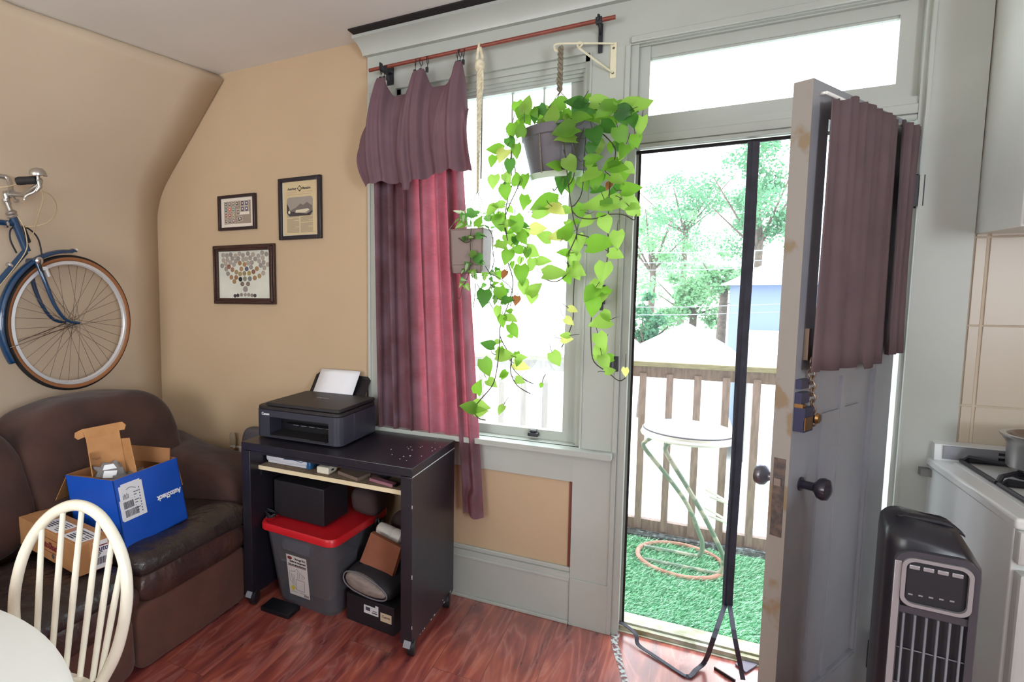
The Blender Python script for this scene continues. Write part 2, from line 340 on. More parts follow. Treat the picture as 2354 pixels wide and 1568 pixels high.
# ------------------------------------------------------------------ the open door
HX, HY = .661, .0; DD = V((-.3835,-.6955,0)).normalized(); DN = V((DD.y,-DD.x,0))      # DN points away from the room-side face
if DN.x > 0: DN = -DN
def dp(u, z, w=0): return V((HX,HY,z)) + DD*u + DN*w           # w>0 = towards the doorway side
def dbox(q, u0,u1,z0,z1,w0,w1): q.hexa([dp(u0,z0,w0),dp(u1,z0,w0),dp(u1,z0,w1),dp(u0,z0,w1),dp(u0,z1,w0),dp(u1,z1,w0),dp(u1,z1,w1),dp(u0,z1,w1)]); return q
d1 = struct('door_1', 'white painted panelled door standing open, worn paint along its edge', (HX,HY,0)); d1['category'] = 'door'
T = .044; W = .795
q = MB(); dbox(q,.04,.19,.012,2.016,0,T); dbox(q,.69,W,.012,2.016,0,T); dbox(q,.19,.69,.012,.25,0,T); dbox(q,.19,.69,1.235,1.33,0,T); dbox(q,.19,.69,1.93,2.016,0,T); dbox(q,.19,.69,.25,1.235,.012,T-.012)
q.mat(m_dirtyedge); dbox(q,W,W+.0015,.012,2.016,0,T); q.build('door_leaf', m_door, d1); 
q = MB(); 
for (a,b,c,d) in ((.19,.203,.25,1.235),(.677,.69,.25,1.235)): dbox(q,a,b,c,d,.003,.012)
dbox(q,.203,.677,.25,.263,.003,.012); dbox(q,.203,.677,1.222,1.235,.003,.012); dbox(q,.30,.58,.36,1.12,.006,.012); dbox(q,.42,.455,.263,1.222,.004,.012); q.build('panel_moulding', m_door, d1)
q = MB(); dbox(q,.19,.69,1.33,1.93,.02,.024); q.build('pane', m_pane, d1)
q = MB(); dbox(q,W+.001,W+.003,.80,1.02,.008,.036); q.mat(m_chrome); dbox(q,W+.002,W+.012,.945,.965,.014,.03); q.build('latch_plate', M('rusty dark plate', (86,82,82), .5, (120,104,96), 60, metal=.5), d1)['label'] = 'dark worn metal latch plate'
kz = .94
def knob(nm, sgn, m):
    c = dp(.718,kz,0 if sgn<0 else T); ax_ = DN*sgn; q = MB()
    q.lathe([(.012,0),(.012,.03),(.016,.036),(.028,.044),(.031,.054),(.028,.064),(.014,.07),(.004,.0715)], c, 24, ax_); q.lathe([(.02,0),(.02,.004),(.013,.007)], c, 20, ax_); o = q.build('door_knob', m, d1); return o
knob('door_knob', -1, M('black porcelain', (38,36,48), .2))['label'] = 'black porcelain door knob'; knob('door_knob', 1, M('grey metal knob', (120,118,126), .3, metal=.7))
# rim lock and security chain
q = MB(); dbox(q,.735,.79,1.10,1.165,-.026,0); dbox(q,.74,.79,1.175,1.205,-.016,0); dbox(q,.742,.79,1.215,1.24,-.014,0); q.mat(m_brass); dbox(q,.745,.79,1.105,1.14,-.028,-.024); dbox(q,.772,.79,1.165,1.175,-.02,0); q.lathe([(.008,0),(.008,.02),(.016,.024),(.012,.03)], dp(.705,1.128,0), 12, -DN); q.build('rim_lock', M('dark blue steel', (58,60,90), .35, metal=.5), d1)['label'] = 'dark steel rim lock with brass thumb turn'
q = MB(); dbox(q,.738,.752,1.29,1.375,-.01,0); z = 1.285; u = .742
while z > 1.115:
    c = dp(u, z, -.016); a = DD if int((1.285-z)/.0165) % 2 == 0 else -DN
    ring = [c + a*(.0075*cos(t)) + V((0,0,.0125*sin(t))) for t in [2*pi*i/10 for i in range(10)]]
    q.tube(ring, .0022, 6, True); z -= .0165; u -= .0032
q.lathe([(.006,-.006),(.01,0),(.006,.008)], dp(u,z+.008,-.014), 12, -DN); q.build('door_chain', M('aged chain', (132,112,96), .35, metal=.7), d1)['label'] = 'hanging security chain'
for hz in (.2,1.8):
    q = MB(); q.tube([dp(.0,hz-.055,-.008),dp(0,hz+.055,-.008)], .009, 10); dbox(q,.0,.07,hz-.05,hz+.05,-.003,.002); q.box((HX+.002,-.024,hz-.05),(HX+.028,-.0195,hz+.05)); q.build('hinge', m_black, d1)['label'] = 'black metal door hinge'

# curtain on the door: gathered on a thin rod, split in two panels
m_dcur = trans_mat('brown door curtain', (116,97,101), (146,108,102), .14, .9, (108,90,95))
dc = thing('door_curtain', 'brown two-panel curtain hung over the glass of the open door', 'curtain', dp(.4,1.26,-.03))
def dcur(u0,u1,z0,zt,folds,ph,seed):
    def fn(a,b):
        u = u0+(u1-u0)*a; g = (1-b)**1.0
        w = -.022-.010*sin(folds*2*pi*a+ph)*(.55+.45*b) - .006*sin(folds*4.3*pi*a+1+ph)*(1-b) - .012*b*(1-b)*sin(3*a+ph)
        zz = zt(u) + (z0(u)-zt(u))*b
        return dp(u+.010*sin(folds*2*pi*a+ph+1.2)*b, zz, w)
    return fn
ztop = lambda u: 1.968 + .028*(min(1, max(0, (.72-u)/.12))) - .003*sin(60*u)
q = MB(); q.grid(dcur(.765,.24,lambda u: 1.258-.018*(u<.38)+.006*sin(9*u), ztop, 4.0, .6, 1), 90, 14); q.build('curtain_panel', m_dcur, dc, solid=.0016, sharp=80)
q = MB(); q.grid(dcur(.205,.03,lambda u: 1.268, ztop, 2.6, 2.0, 2), 50, 14); q.build('curtain_panel', m_dcur, dc, solid=.0016, sharp=80)
q = MB(); q.tube([dp(.75,1.985,-.012),dp(.05,1.985,-.012)], .004, 8); q.tube([dp(.75,1.985,-.012),dp(.75,1.985,0)], .004, 8); q.tube([dp(.05,1.985,-.012),dp(.05,1.985,0)], .004, 8); q.build('rod', m_white, dc)
# ------------------------------------------------------------------ sofa along the left wall
m_suede = M('brown microsuede', (76,49,42), .9, (58,37,33), 5, bump=.4, bscale=9, bdist=.02, sheen=.12)
m_leath = M('dark brown leather', (58,48,47), .3, (46,38,38), 9, bump=.7, bscale=11, bdist=.03)
m_pad = M('red brown leather', (84,56,48), .33, (60,42,40), 7, bump=.7, bscale=9, bdist=.03)
m_suede2 = M('red brown microsuede', (98,60,48), .85, (78,48,40), 6, bump=.4, bscale=10, bdist=.02, sheen=.1)
sofa = thing('sofa', 'brown suede and dark leather reclining sofa along the sloped wall, boxes on it', 'sofa', (-2.25,-1.2,0))
def crumple(seed, amp):
    r = random.Random(seed); k = [(r.uniform(3,9),r.uniform(3,9),r.uniform(3,9),r.uniform(0,6)) for _ in range(5)]
    def fn(p):
        d = sum(sin(a*p.x*3+b*p.y*3+c*p.z*3+e) for a,b,c,e in k)*amp/5
        return p + p.normalized()*d if p.length > 1e-6 else p
    return fn
q = MB(); q.box((-2.72,-2.55,.05),(-1.86,-.15,.30), .03); q.box((-2.74,-2.55,.05),(-2.5,-.14,.66), .05); q.build('frame', m_suede2, sofa)
def base_front(y0,y1):
    q = MB(); q.super((-1.864,(y0+y1)/2,.135), (.082,(y1-y0)/2,.135), .16, .25, 40, 14, crumple(int(-y0*10),.008)); return q.build('base_panel', m_suede2, sofa)
base_front(-1.145,-.50); base_front(-2.2,-1.155); base_front(-2.6,-2.21)
def front_pad(y0,y1,sd,dx=0):
    q = MB(); q.super((-1.889+dx,(y0+y1)/2,.325), (.119,(y1-y0)/2,.10), .2, .8, 56, 18, crumple(sd,.012)); o = q.build('leg_rest_pad', m_pad, sofa); o['label'] = 'dark leather leg rest pad'
front_pad(-1.14,-.51,3); front_pad(-2.10,-1.145,4,.03)
def seat(y0,y1,sd,dx=0):
    def fn(p):
        p = crumple(sd,.012)(p); p.z -= (.24-p.x)*.12 if p.x < .24 else 0
        p.z += -.012*cos(p.y*9)*(p.z>0); return p
    q = MB(); q.super((-2.115+dx,(y0+y1)/2,.408-dx*.4), (.345,(y1-y0)/2,.066), .18, .72, 64, 22, fn); o = q.build('seat_cushion', m_leath, sofa); o['label'] = 'dark leather seat cushion'
seat(-1.14,-.47,6); seat(-2.1,-1.15,7,.03)
def backc(y0,y1,sd):
    def fn(p):
        p = crumple(sd,.02)(p); t = (p.z+.3)/.6; p.x -= t*.20; 
        p.z -= .05*(abs(p.y)/((y1-y0)/2))**3*(p.z>0); p.y *= 1 - .06*max(0,p.z)/.3; return p
    q = MB(); q.super((-2.44,(y0+y1)/2,.685), (.165,(y1-y0)/2,.275), .32, .4, 56, 26, fn); q.build('back_cushion', m_suede, sofa)
backc(-1.17,-.30,8); backc(-2.1,-1.15,9)
q = MB()
def armfn(p):
    p = crumple(12,.016)(p); t = min(1, max(0,(p.x+.44)/.88)); p.z -= .135*t**.9*(p.z>0); return p
q.super((-2.32,-.315,.37), (.445,.185,.33), .3, .36, 60, 26, armfn); o = q.build('armrest', m_suede, sofa)

# ------------------------------------------------------------------ blue cardboard box with its flaps open
m_blue = M('blue printed card', (24,84,190), .38, (20,76,178), 6); m_kraft = M('kraft cardboard', (176,128,82), .8, (164,116,72), 14); m_kraft2 = M('inside kraft', (150,104,66), .85)
m_lab = M('white label paper', (226,228,232), .6); m_ink = M('grey print', (70,72,84), .7); m_inkr = M('dark red print', (120,30,40), .7); m_navy = M('navy print', (40,40,86), .7); m_wht = M('white print', (240,242,246), .5)
O = V((-1.90,-1.095,.457)); eu = V((-.99,0,-.07)).normalized(); ev = V((-.05,.9987,0)); ew = V((-.2,-.01,.98)).normalized()
TB = Matrix((eu,ev,ew)).transposed().to_4x4(); TB.translation = O
bx = thing('cardboard_box', 'glossy blue cardboard box with open flaps on the right sofa seat', 'box', O)
LU, LV, LW_ = .30,.345,.278; t = .004
q = MB(); q.T = TB; q.mat(m_blue)
q.box((0,0,0),(t,LV,LW_)); q.box((0,0,0),(LU,t,LW_)); q.box((LU-t,0,0),(LU,LV,LW_)); q.box((0,LV-t,0),(LU,LV,LW_)); q.box((0,0,0),(LU,LV,t))
q.mat(m_kraft2); q.box((t,t,t),(t+.002,LV-t,LW_+.001)); q.box((t,t,t),(LU-t,t+.002,LW_+.001)); q.box((LU-t-.002,t,t),(LU-t,LV-t,LW_+.001)); q.box((t,LV-t-.002,t),(LU-t,LV-t,LW_+.001)); q.box((t,t,t),(LU-t,LV-t,t+.002))
q.mat(m_blue); q.box((-.0012,.0,LW_*.47),(0,LV,LW_*.474)); q.build('carton', m_blue, bx)
q = MB(); q.T = TB; q.mat(m_kraft); q.hexa([(.01,LV,LW_-.0),(LU-.01,LV,LW_),(LU-.01,LV+.004,LW_),(.01,LV+.004,LW_),(.01,LV+.012,LW_-.13),(LU-.01,LV+.012,LW_-.13),(LU-.01,LV+.016,LW_-.13),(.01,LV+.016,LW_-.13)]); q.build('flap', m_kraft, bx)
q = MB(); q.T = TB; q.hexa([(.02,LV-.03,LW_-.02),(LU-.02,LV-.03,LW_-.02),(LU-.02,LV-.026,LW_-.02),(.02,LV-.026,LW_-.02),(.02,LV-.012,LW_+.045),(LU-.02,LV-.012,LW_+.045),(LU-.02,LV-.008,LW_+.045),(.02,LV-.008,LW_+.045)]); q.build('flap', m_kraft2, bx)
q = MB(); q.T = TB; q.hexa([(LU,.01,LW_),(LU,LV-.01,LW_),(LU+.004,LV-.01,LW_),(LU+.004,.01,LW_),(LU+.10,.0,LW_-.12),(LU+.10,LV-.01,LW_-.12),(LU+.104,LV-.01,LW_-.12),(LU+.104,.0,LW_-.12)]); q.build('flap', m_kraft, bx)
q = MB(); q.T = TB; q.hexa([(LU*.5,t,LW_),(LU,t,LW_),(LU,t+.003,LW_),(LU*.5,t+.003,LW_),(LU*.55,.09,LW_-.03),(LU-.03,.09,LW_-.03),(LU-.03,.093,LW_-.03),(LU*.55,.093,LW_-.03)]); q.build('flap', m_kraft, bx)
# label, barcodes and lettering on the long side facing the room
def on(u, v, off=.001): return TB @ V((-off, u, v))
q = MB(); q.T = TB; q.box((-.0015,.018,.105),(0,.135,.245)); q.box((-.0018,.03,.225),(0,.125,.252)); q.box((-.002,.012,.11),(0,.12,.19)); shl = q.build('shipping_label', m_lab, bx)
q = MB(); q.T = TB; r = random.Random(3)
for z0,z1,a,b in ((.152,.18,.028,.075),(.118,.146,.03,.095)):
    y = a
    while y < b:
        wd = r.choice((.0012,.002,.003)); q.box((-.0026,y,z0),(-.0019,y+wd,z1)); y += wd+r.choice((.0012,.002))
for k in range(5): q.box((-.0026,.032+.006*k,.19),(-.0019,.034+.006*k,.208+.004*(k%2)))
for k in range(9): q.box((-.0026,.085,.118+.011*k),(-.0019,.088+.01*(k%3),.121+.011*k)); q.box((-.0026,.112,.12+.012*k),(-.0019,.116,.126+.012*k))
q.tube([V((-.002,.052+.012*k,.226+.006*sin(k*1.0))) for k in range(5)], .0012, 5); q.build('barcode', m_ink, shl)
Tt = TB @ frame((-.0016,.333,.148), (0,-1,0), (0,-.12,-1)); text('lettering', 'AutoShack', .031, Tt, m_wht, bx, shear=.0, bold=.0012)

# brown mailer box standing in the blue box, its tuck lid open
mb0 = TB @ V((.20,.05,.165)); ebu = (V((.55,.83,.10))).normalized(); ebw = (V((-.42,.16,.90))).normalized(); ebn = ebu.cross(ebw).normalized(); ebw = ebn.cross(ebu).normalized()*1
TM = Matrix((ebu,ebn,ebw)).transposed().to_4x4(); TM.translation = mb0
mx_ = thing('mailer_box', 'small brown mailer box upright inside the blue box, lid flap torn', 'box', mb0)
q = MB(); q.T = TM; W_,H_ = .135,.262
q.box((0,0,0),(W_,.004,H_)); q.box((0,0,0),(.004,.05,.2)); q.box((0,0,0),(W_,.05,.004)); q.build('tray', m_kraft, mx_)
q = MB(); q.T = TM; q.prism([(W_,-.0,.01),(W_,.0,.235),(W_+.03,.05,.22),(W_+.034,.055,.06),(W_+.012,.03,.0)], (.003,0,0)); q.build('side_flap', m_kraft, mx_)
q = MB(); q.T = TM; q.prism([(0,0,H_),(W_,0,H_),(W_+.002,-.012,H_+.05),(-.01,-.012,H_+.05)], (0,.003,0)); 
q.prism([(-.004,-.003,H_+.012),(-.03,-.006,H_+.006),(-.042,-.008,H_+.02),(-.038,-.010,H_+.04),(-.01,-.012,H_+.05)], (0,.003,0)); q.prism([(W_,-.003,H_+.012),(W_+.022,.006,H_+.008),(W_+.03,.006,H_+.028),(W_+.018,0,H_+.046),(W_+.002,-.012,H_+.05)], (0,.003,0)); q.build('lid_flap', m_kraft, mx_)
text('lettering', 'Thank', .014, TM @ frame((.012,.0046,.165),(1,0,0),(0,0,1)), M('faint brown print',(120,84,60),.8), mx_)
# crumpled clear plastic bag
m_plast = M('crinkled clear plastic', (232,232,236), .12, bump=.5, bscale=40, spec=.8); b = m_plast.node_tree.nodes['Principled BSDF']; b.inputs['Transmission Weight'].default_value = .8; b.inputs['IOR'].default_value = 1.2
bc = TM @ V((.068,.030,.085))
q = MB(); r = random.Random(5)
q.super((0,0,0),(.058,.016,.05),.6,.6,26,14,lambda p: p*(1+.16*sin(p.x*170+p.z*90)+.12*sin(p.z*210-p.y*60)))
for v in q.bm.verts: v.co = TM.to_3x3() @ v.co + bc
q.mat(m_lab); q.T = Matrix.Translation(bc) @ TM.to_3x3().to_4x4(); q.prism([(-.03,.018,-.01),(.02,.018,-.022),(.03,.019,.008),(-.02,.019,.018)], (0,.001,0)); q.prism([(-.025,.016,.022),(.03,.016,.018),(.02,.015,.04),(-.015,.015,.042)], (0,.001,0))
tag(q.build('plastic_bag', m_plast), 'crumpled clear plastic bag with white slip against the upright mailer box', 'bag')
c = TB @ V((.09,.16,.235)); q = MB(); q.super(c,(.05,.10,.02),.7,.7,26,12,lambda p: p*(1+.15*sin(p.x*150)+.15*sin(p.y*110)))
tag(q.build('plastic_bag', m_plast), 'flat clear plastic packet lying inside the open blue box', 'bag')

# ------------------------------------------------------------------ long brown box on the left seat
A = az(182,1327,.472); Bq = az(46,1250,.455); Cq = az(270,1308,.472)
ea = (Bq-A).normalized(); la = (Bq-A).length*1.0; eb = (Cq-A); lb = eb.length; eb = (eb-ea*eb.dot(ea)).normalized(); ez_ = ea.cross(eb); ez_ = -ez_ if ez_.z < 0 else ez_
TL = Matrix((ea,eb,ez_)).transposed().to_4x4(); TL.translation = A; LH = .112
lb2 = thing('cardboard_box', 'long taped brown cardboard box with labels on the left sofa seat', 'box', A)
q = MB(); q.T = TL; q.box((0,0,0),(la,lb,LH), .003); q.mat(M('clear packing tape', (196,146,100), .2)); q.box((-.001,lb*.32,LH*.3),(.0,lb*.68,LH)); q.box((-.001,lb*.32,LH-.0005),(la,lb*.68,LH+.0008)); q.build('carton', m_kraft, lb2)
lbs = []
for a,b_ in (((.02,.012,LH),(.15,lb-.03,LH+.0016)),((.19,.01,LH),(.34,lb-.035,LH+.0016)),((-.0016,lb*.42,.004),(0,lb*.86,LH-.006))):
    q = MB(); q.T = TL; q.box(a,b_); lbs.append(q.build('shipping_label', m_lab, lb2))
for j,(xa,xb) in enumerate(((.03,.08),(.20,.27))):
    q = MB(); q.T = TL
    for k in range(6): q.box((xa,.02+.011*k,LH+.0016),(xa+.03+.012*(k%3),.024+.011*k,LH+.0022)); q.box((xb,.02+.011*k,LH+.0016),(xb+.05,.026+.011*k,LH+.0022))
    q.build('label_print', m_ink, lbs[j])
q = MB(); q.T = TL; r = random.Random(4); y = lb*.45
while y < lb*.82:
    wd = r.choice((.001,.0018,.0026)); q.box((-.0024,y,.02),(-.0016,y+wd,.045)); y += wd+r.choice((.001,.0018))
for k in range(4): q.box((-.0024,lb*.46,.05+.006*k),(-.0016,lb*(.6+.05*(k%3)),.053+.006*k))
q.build('barcode', m_ink, lbs[2])
q = MB(); q.T = TL; q.box((-.0024,lb*.43,.086),(-.0016,lb*.85,.09)); q.build('printed_line', m_inkr, lbs[2])
for z_ in (.035,.085):
    q = MB(); q.T = TL; q.box((.16,-.0012,z_),(.30,0,z_+.0012)); q.build('printed_line', m_inkr, lb2)
text('lettering', 'AutoShack', .026, TL @ frame((-.0018,lb*.45,.068),(0,1,0),(0,0,1)), m_navy, lbs[2], bold=.0006)
text('lettering', 'AutoShack', .036, TL @ frame((.305,-.0012,.048),(-1,0,0),(0,0,1)), m_inkr, lb2, bold=.0008)
q = MB(); q.T = TL; q.prism([(.20,-.0005,.012),(.213,-.0005,.024),(.20,-.0005,.036),(.187,-.0005,.024)], (0,-.0006,0)); q.build('printed_mark', m_ink, lb2)

# ------------------------------------------------------------------ white hoop-back chair and the round table
m_chair = M('cream white chair paint', (238,234,218), .3, (228,223,204), 4)
CH = V((-1.473,-1.584,.90)); ce = V((cos(radians(11)),sin(radians(11)),0)); cn = V((-ce.y,ce.x,0)); cu_ = (V((0,0,1))*cos(radians(10))+cn*sin(radians(10)))
def cp(s, v, d=0): return CH + ce*s + cu_*v + cn*d
SZ = .455; seatc = cp(.012,-.455,-.20); seatc.z = SZ
ch = thing('dining_chair', 'cream white hoop-back spindle chair tucked under the white table', 'chair', (seatc.x,seatc.y,0))
hoop = [(-.118,-.462),(-.160,-.39),(-.178,-.31),(-.176,-.24),(-.158,-.165),(-.12,-.095),(-.06,-.038),(.012,-.012),(.084,-.028),(.143,-.08),(.183,-.145),(.2,-.22),(.197,-.30),(.178,-.385),(.14,-.462)]
q = MB(); q.tube(smooth_path([cp(*h) for h in hoop], 5), .0158, 12); q.build('hoop', m_chair, ch)
def inhoop(s):     # height of the hoop above s
    best = None
    P = smooth_path([V((h[0],h[1],0)) for h in hoop[2:13]], 8)
    for i in range(len(P)-1):
        a,b_ = P[i],P[i+1]
        if min(a.x,b_.x) <= s <= max(a.x,b_.x): best = max(best or -9, a.y+(b_.y-a.y)*((s-a.x)/((b_.x-a.x) or 1e-9)))
    return best
for st_,sb in ((-.104,-.082),(-.034,-.028),(.03,.022),(.092,.07),(.14,.112),(.178,.135)):
    zt_ = inhoop(st_) or -.1; q = MB(); q.tube([cp(st_,zt_),cp((st_+sb)/2,(zt_-.46)/2),cp(sb,-.462)], [.0074,.0092,.0078], 10); q.build('spindle', m_chair, ch)
q = MB(); q.T = Matrix.Translation(seatc) @ Matrix.Rotation(radians(11),4,'Z'); q.super((0,0,-.018),(.205,.21,.02),.75,.5,40,10); q.build('seat', m_chair, ch)
for sx_ in (-1,1):
    for sy_ in (-1,1):
        q = MB(); a = seatc + ce*(.13*sx_) + cn*(.13*sy_); b_ = seatc + ce*(.18*sx_) + cn*(.19*sy_); q.tube([V((a.x,a.y,SZ-.03)), (V((a.x,a.y,SZ-.03))+V((b_.x,b_.y,0)))/2, V((b_.x,b_.y,.0))], [.014,.018,.011], 12); q.build('leg', m_chair, ch)
    q = MB(); a = seatc + ce*(.155*sx_) + cn*.16; b_ = seatc + ce*(.155*sx_) - cn*.16; a.z = b_.z = .2; q.tube([a,b_], .009, 8); q.build('stretcher', m_chair, ch)
m_tabl = M('white table top', (236,240,238), .32)
tb = thing('dining_table', 'round white table at the bottom corner by the hoop-back chair', 'table', (-1.338,-2.612,0))
q = MB(); q.lathe([(.02,.712),(.755,.712),(.768,.716),(.776,.726),(.772,.737),(.76,.741),(.02,.741)], (-1.338,-2.612,0), 96); q.build('tabletop', m_tabl, tb)
q = MB(); q.lathe([(.30,0),(.29,.03),(.06,.06),(.05,.3),(.07,.5),(.05,.66),(.22,.70),(.24,.712)], (-1.338,-2.612,0), 40); q.build('pedestal', m_chair, tb)
# ------------------------------------------------------------------ blue bicycle hung on the left wall
m_bblue = M('deep blue bicycle enamel', (20,58,94), .22, coat=.5); m_alu = M('worn alloy', (186,182,176), .32, metal=.9); m_rub = M('black rubber', (28,24,26), .7); m_gum = M('tan tyre wall', (152,100,62), .7); m_spoke = M('dull spoke wire', (120,108,98), .4, metal=.7); m_cable = M('beige cable housing', (196,176,140), .5)
BX = -2.79; WC = V((BX,-.663,1.311)); WR = .352
bk = thing('bicycle', 'blue vintage bicycle with tan-walled tyre hung on the sloped left wall', 'bicycle', (BX,-1.3,.96))
def bp(px,py,x=BX): return ax(px,py,x)
def circ(c, r, n=72, x=0): return [V((c.x+x, c.y+r*cos(2*pi*i/n), c.z+r*sin(2*pi*i/n))) for i in range(n)]
def wheel(c):
    wl = part('wheel', bk); q = MB(); q.tube(circ(c,WR-.017), .0165, 12, True); q.mat(m_gum)
    for sx_ in (-1,1):
        def fn(u,w_,sx_=sx_):
            a = 2*pi*u; t = radians(-58+68*w_); r_ = WR-.017+.0172*sin(t)*1.0; return V((c.x+sx_*.0172*cos(t), c.y+r_*cos(a), c.z+r_*sin(a)))
        q.grid(fn, 96, 7, True)
    q.build('tyre', m_rub, wl)
    q = MB()
    prof = [(-.011,WR-.032),(.011,WR-.032),(.0125,WR-.047),(.004,WR-.053),(-.004,WR-.053),(-.0125,WR-.047)]
    rings = [[q.v((c.x+x, c.y+r_*cos(2*pi*i/96), c.z+r_*sin(2*pi*i/96))) for x,r_ in prof] for i in range(96)]
    for i in range(96):
        for k in range(6): q.f([rings[i][k],rings[i][(k+1)%6],rings[(i+1)%96][(k+1)%6],rings[(i+1)%96][k]], True)
    q.build('rim', M('bright rim alloy', (226,226,230), .3, metal=.35), wl)
    q = MB(); q.lathe([(.006,-.05),(.006,-.036),(.019,-.034),(.019,-.028),(.011,-.026),(.011,.026),(.019,.028),(.019,.034),(.006,.036),(.006,.05)], c, 20, (1,0,0)); q.build('hub', m_alu, wl)
    q = MB()
    for i in range(36):
        a = 2*pi*i/36+.04; s = 1 if i%2 else -1; d = 1 if (i//2)%2 else -1; b_ = a + d*1.25
        q.tube([c+V((s*.031,.018*cos(b_),.018*sin(b_))), c+V((0,(WR-.045)*cos(a),(WR-.045)*sin(a)))], .0011, 5)
    q.build('spokes', m_spoke, wl)
wheel(WC)
# mudguard
q = MB(); R0 = WR+.022
def mg(u,w_):
    a = radians(86+(208-86)*u); t = radians(-80+160*w_); r_ = R0-.018+.022*cos(t)+ (.006 if u < .03 else 0); return V((WC.x+.027*sin(t), WC.y+r_*cos(a), WC.z+r_*sin(a)))
q.grid(mg, 60, 9); q.build('mudguard', m_bblue, bk, solid=.002)
q = MB(); q.tube([mg(0,.5)+V((-.02,.004,-.004)),mg(0,.5)+V((.02,.004,-.004))], .005, 8); q.build('mudguard_tip', m_white, bk)
q = MB(); 
for s in (-1,1): q.tube([WC+V((s*.045,0,0)), V((WC.x+s*.027, WC.y+(R0-.02)*cos(radians(196)), WC.z+(R0-.02)*sin(radians(196))))], .0022, 6); 
q.build('mudguard_stay', m_spoke, bk)
# fork, frame
crown = bp(77,602)
q = MB()
for s in (-1,1):
    pts = smooth_path([crown+V((s*.03,0,.0)), bp(92,655)+V((s*.05,0,0)), bp(112,703)+V((s*.052,0,0)), bp(138,735)+V((s*.052,0,0)), WC+V((s*.05,.002,.0))], 6); q.tube(pts, [.0125-.006*i/(len(pts)-1) for i in range(len(pts))], 10)
q.tube([crown+V((-.042,0,.004)),crown+V((.042,0,.004))], .015, 10); q.build('fork', m_bblue, bk)
q = MB(); q.lathe([(.017,0),(.019,.004),(.012,.008)], crown+V((.045,0,.004)), 18, (1,0,0)); q.lathe([(.0105,0),(.0105,.002)], crown+V((.053,0,.004)), 18, (1,0,0)); q.build('fork_crown_cap', m_chrome, bk)
ht, hb = bp(30,500), bp(62,578)
q = MB(); q.tube([ht, hb], .0185, 14); sd = V((BX,-1.62,1.78)); bb = V((BX,-1.44,1.04)); rh = V((BX,-1.87,1.17))
tt = bp(30,514); q.tube([tt, V((BX,-1.60,tt.z+.0))], .0135, 12); q.tube([bp(58,578), bb], .015, 12); q.tube([bb, V((BX,-1.63,1.85))], .0145, 12)
for s in (-1,1): q.tube([bb+V((s*.02,0,0)), rh+V((s*.055,0,0))], .009, 8); q.tube([V((BX+s*.012,-1.605,1.77)), rh+V((s*.055,0,0))], .008, 8)
q.tube([bb-V((.034,0,0)),bb+V((.034,0,0))], .02, 14); q.build('frame', m_bblue, bk)
for px_,py_ in ((14,516),(22,610),):
    q = MB(); c = bp(px_,py_); q.lathe([(.0165,-.006),(.0175,-.003),(.0175,.003),(.0165,.006)], c, 14, (0,1,0) if py_ < 550 else (bb-hb).normalized()); q.build('cable_clip', m_chrome, bk)
wheel(rh)
dirh = (ht-hb).normalized()
q = MB(); q.lathe([(.022,0),(.024,.006),(.02,.012),(.024,.018),(.024,.026),(.016,.032),(.0115,.034),(.0115,.075),(.016,.078),(.016,.09)], ht, 18, dirh); q.build('headset', m_alu, bk)
# lamp loop on the head tube
q = MB(); hm = hb.lerp(ht,.42); q.tube(smooth_path([hb+V((0,.075,-.03)), hb+V((0,.06,.06)), hm+V((0,.045,.04)), hm+V((0,.0,.052)), hm+V((0,-.045,.036)), hb+V((0,-.075,.05)), hb+V((0,-.05,-.01))],5), .004, 8); q.tube([hb+V((.0,.0,.04)),hm+V((0,0,.05))], .021, 12); q.build('carrier_bracket', m_black, bk)
# stem, handlebar, grip, bell, lever
st0 = ht+dirh*.08
q = MB(); stt = bp(12,445); q.tube([st0, bp(20,470), stt], [.0115,.012,.012], 12); q.tube([stt+V((0,-.005,.0)), bp(34,447)], .0125, 12); clampp = bp(24,446); q.lathe([(.019,-.02),(.02,-.012),(.02,.012),(.019,.02)], clampp, 16, (1,0,0)); q.build('stem', m_alu, bk)
q = MB(); far = smooth_path([clampp, bp(25,440,-2.82), bp(24,425,-2.84), bp(17,410,-2.86), bp(0,405,-2.87), bp(-40,404,-2.88), bp(-75,420,-2.88)],6); q.tube(far, .0112, 12)
near = smooth_path([clampp, bp(40,447,-2.72), bp(58,447,-2.64), bp(72,436,-2.58), bp(88,425,-2.54), bp(92,415,-2.53), bp(80,414,-2.54), bp(60,416,-2.57)],6); q.tube(near, .0112, 12); q.build('handlebar', m_alu, bk)
q = MB(); q.tube([bp(84,413,-2.53), bp(78,414,-2.54), bp(60,415,-2.57), bp(45,416,-2.6), bp(38,417,-2.61)], [.0165,.018,.0175,.0185,.016], 14); q.build('grip', m_rub, bk)['label'] = 'black rubber grip'
q = MB(); c = bp(87,403,-2.52); q.lathe([(.002,-.0),(.034,.0),(.0345,.008),(.031,.019),(.022,.028),(.008,.032)], c, 24, (.1,-.1,1)); q.box(c+V((-.006,.026,.0)),c+V((.006,.042,.006)), .002); q.tube([c, c-V((0,0,.02))], .008, 10); q.build('bell', m_alu, bk)
q = MB(); q.tube(smooth_path([bp(90,424,-2.53), bp(80,440,-2.55), bp(66,447,-2.57), bp(58,452,-2.58), bp(56,460,-2.58)],5), [.006]*20+[.004], 8, flat=.5); q.tube([bp(88,416,-2.53), bp(92,430,-2.53), bp(84,440,-2.54)], [.012,.01,.006], 10); q.build('brake_lever', m_alu, bk); q = MB(); q.lathe([(.008,-.012),(.008,.012)], bp(38,462,-2.73), 12, (1,0,0)); q.tube([bp(38,462,-2.73), clampp], .005, 8); q.build('clamp_bolt', m_alu, bk)
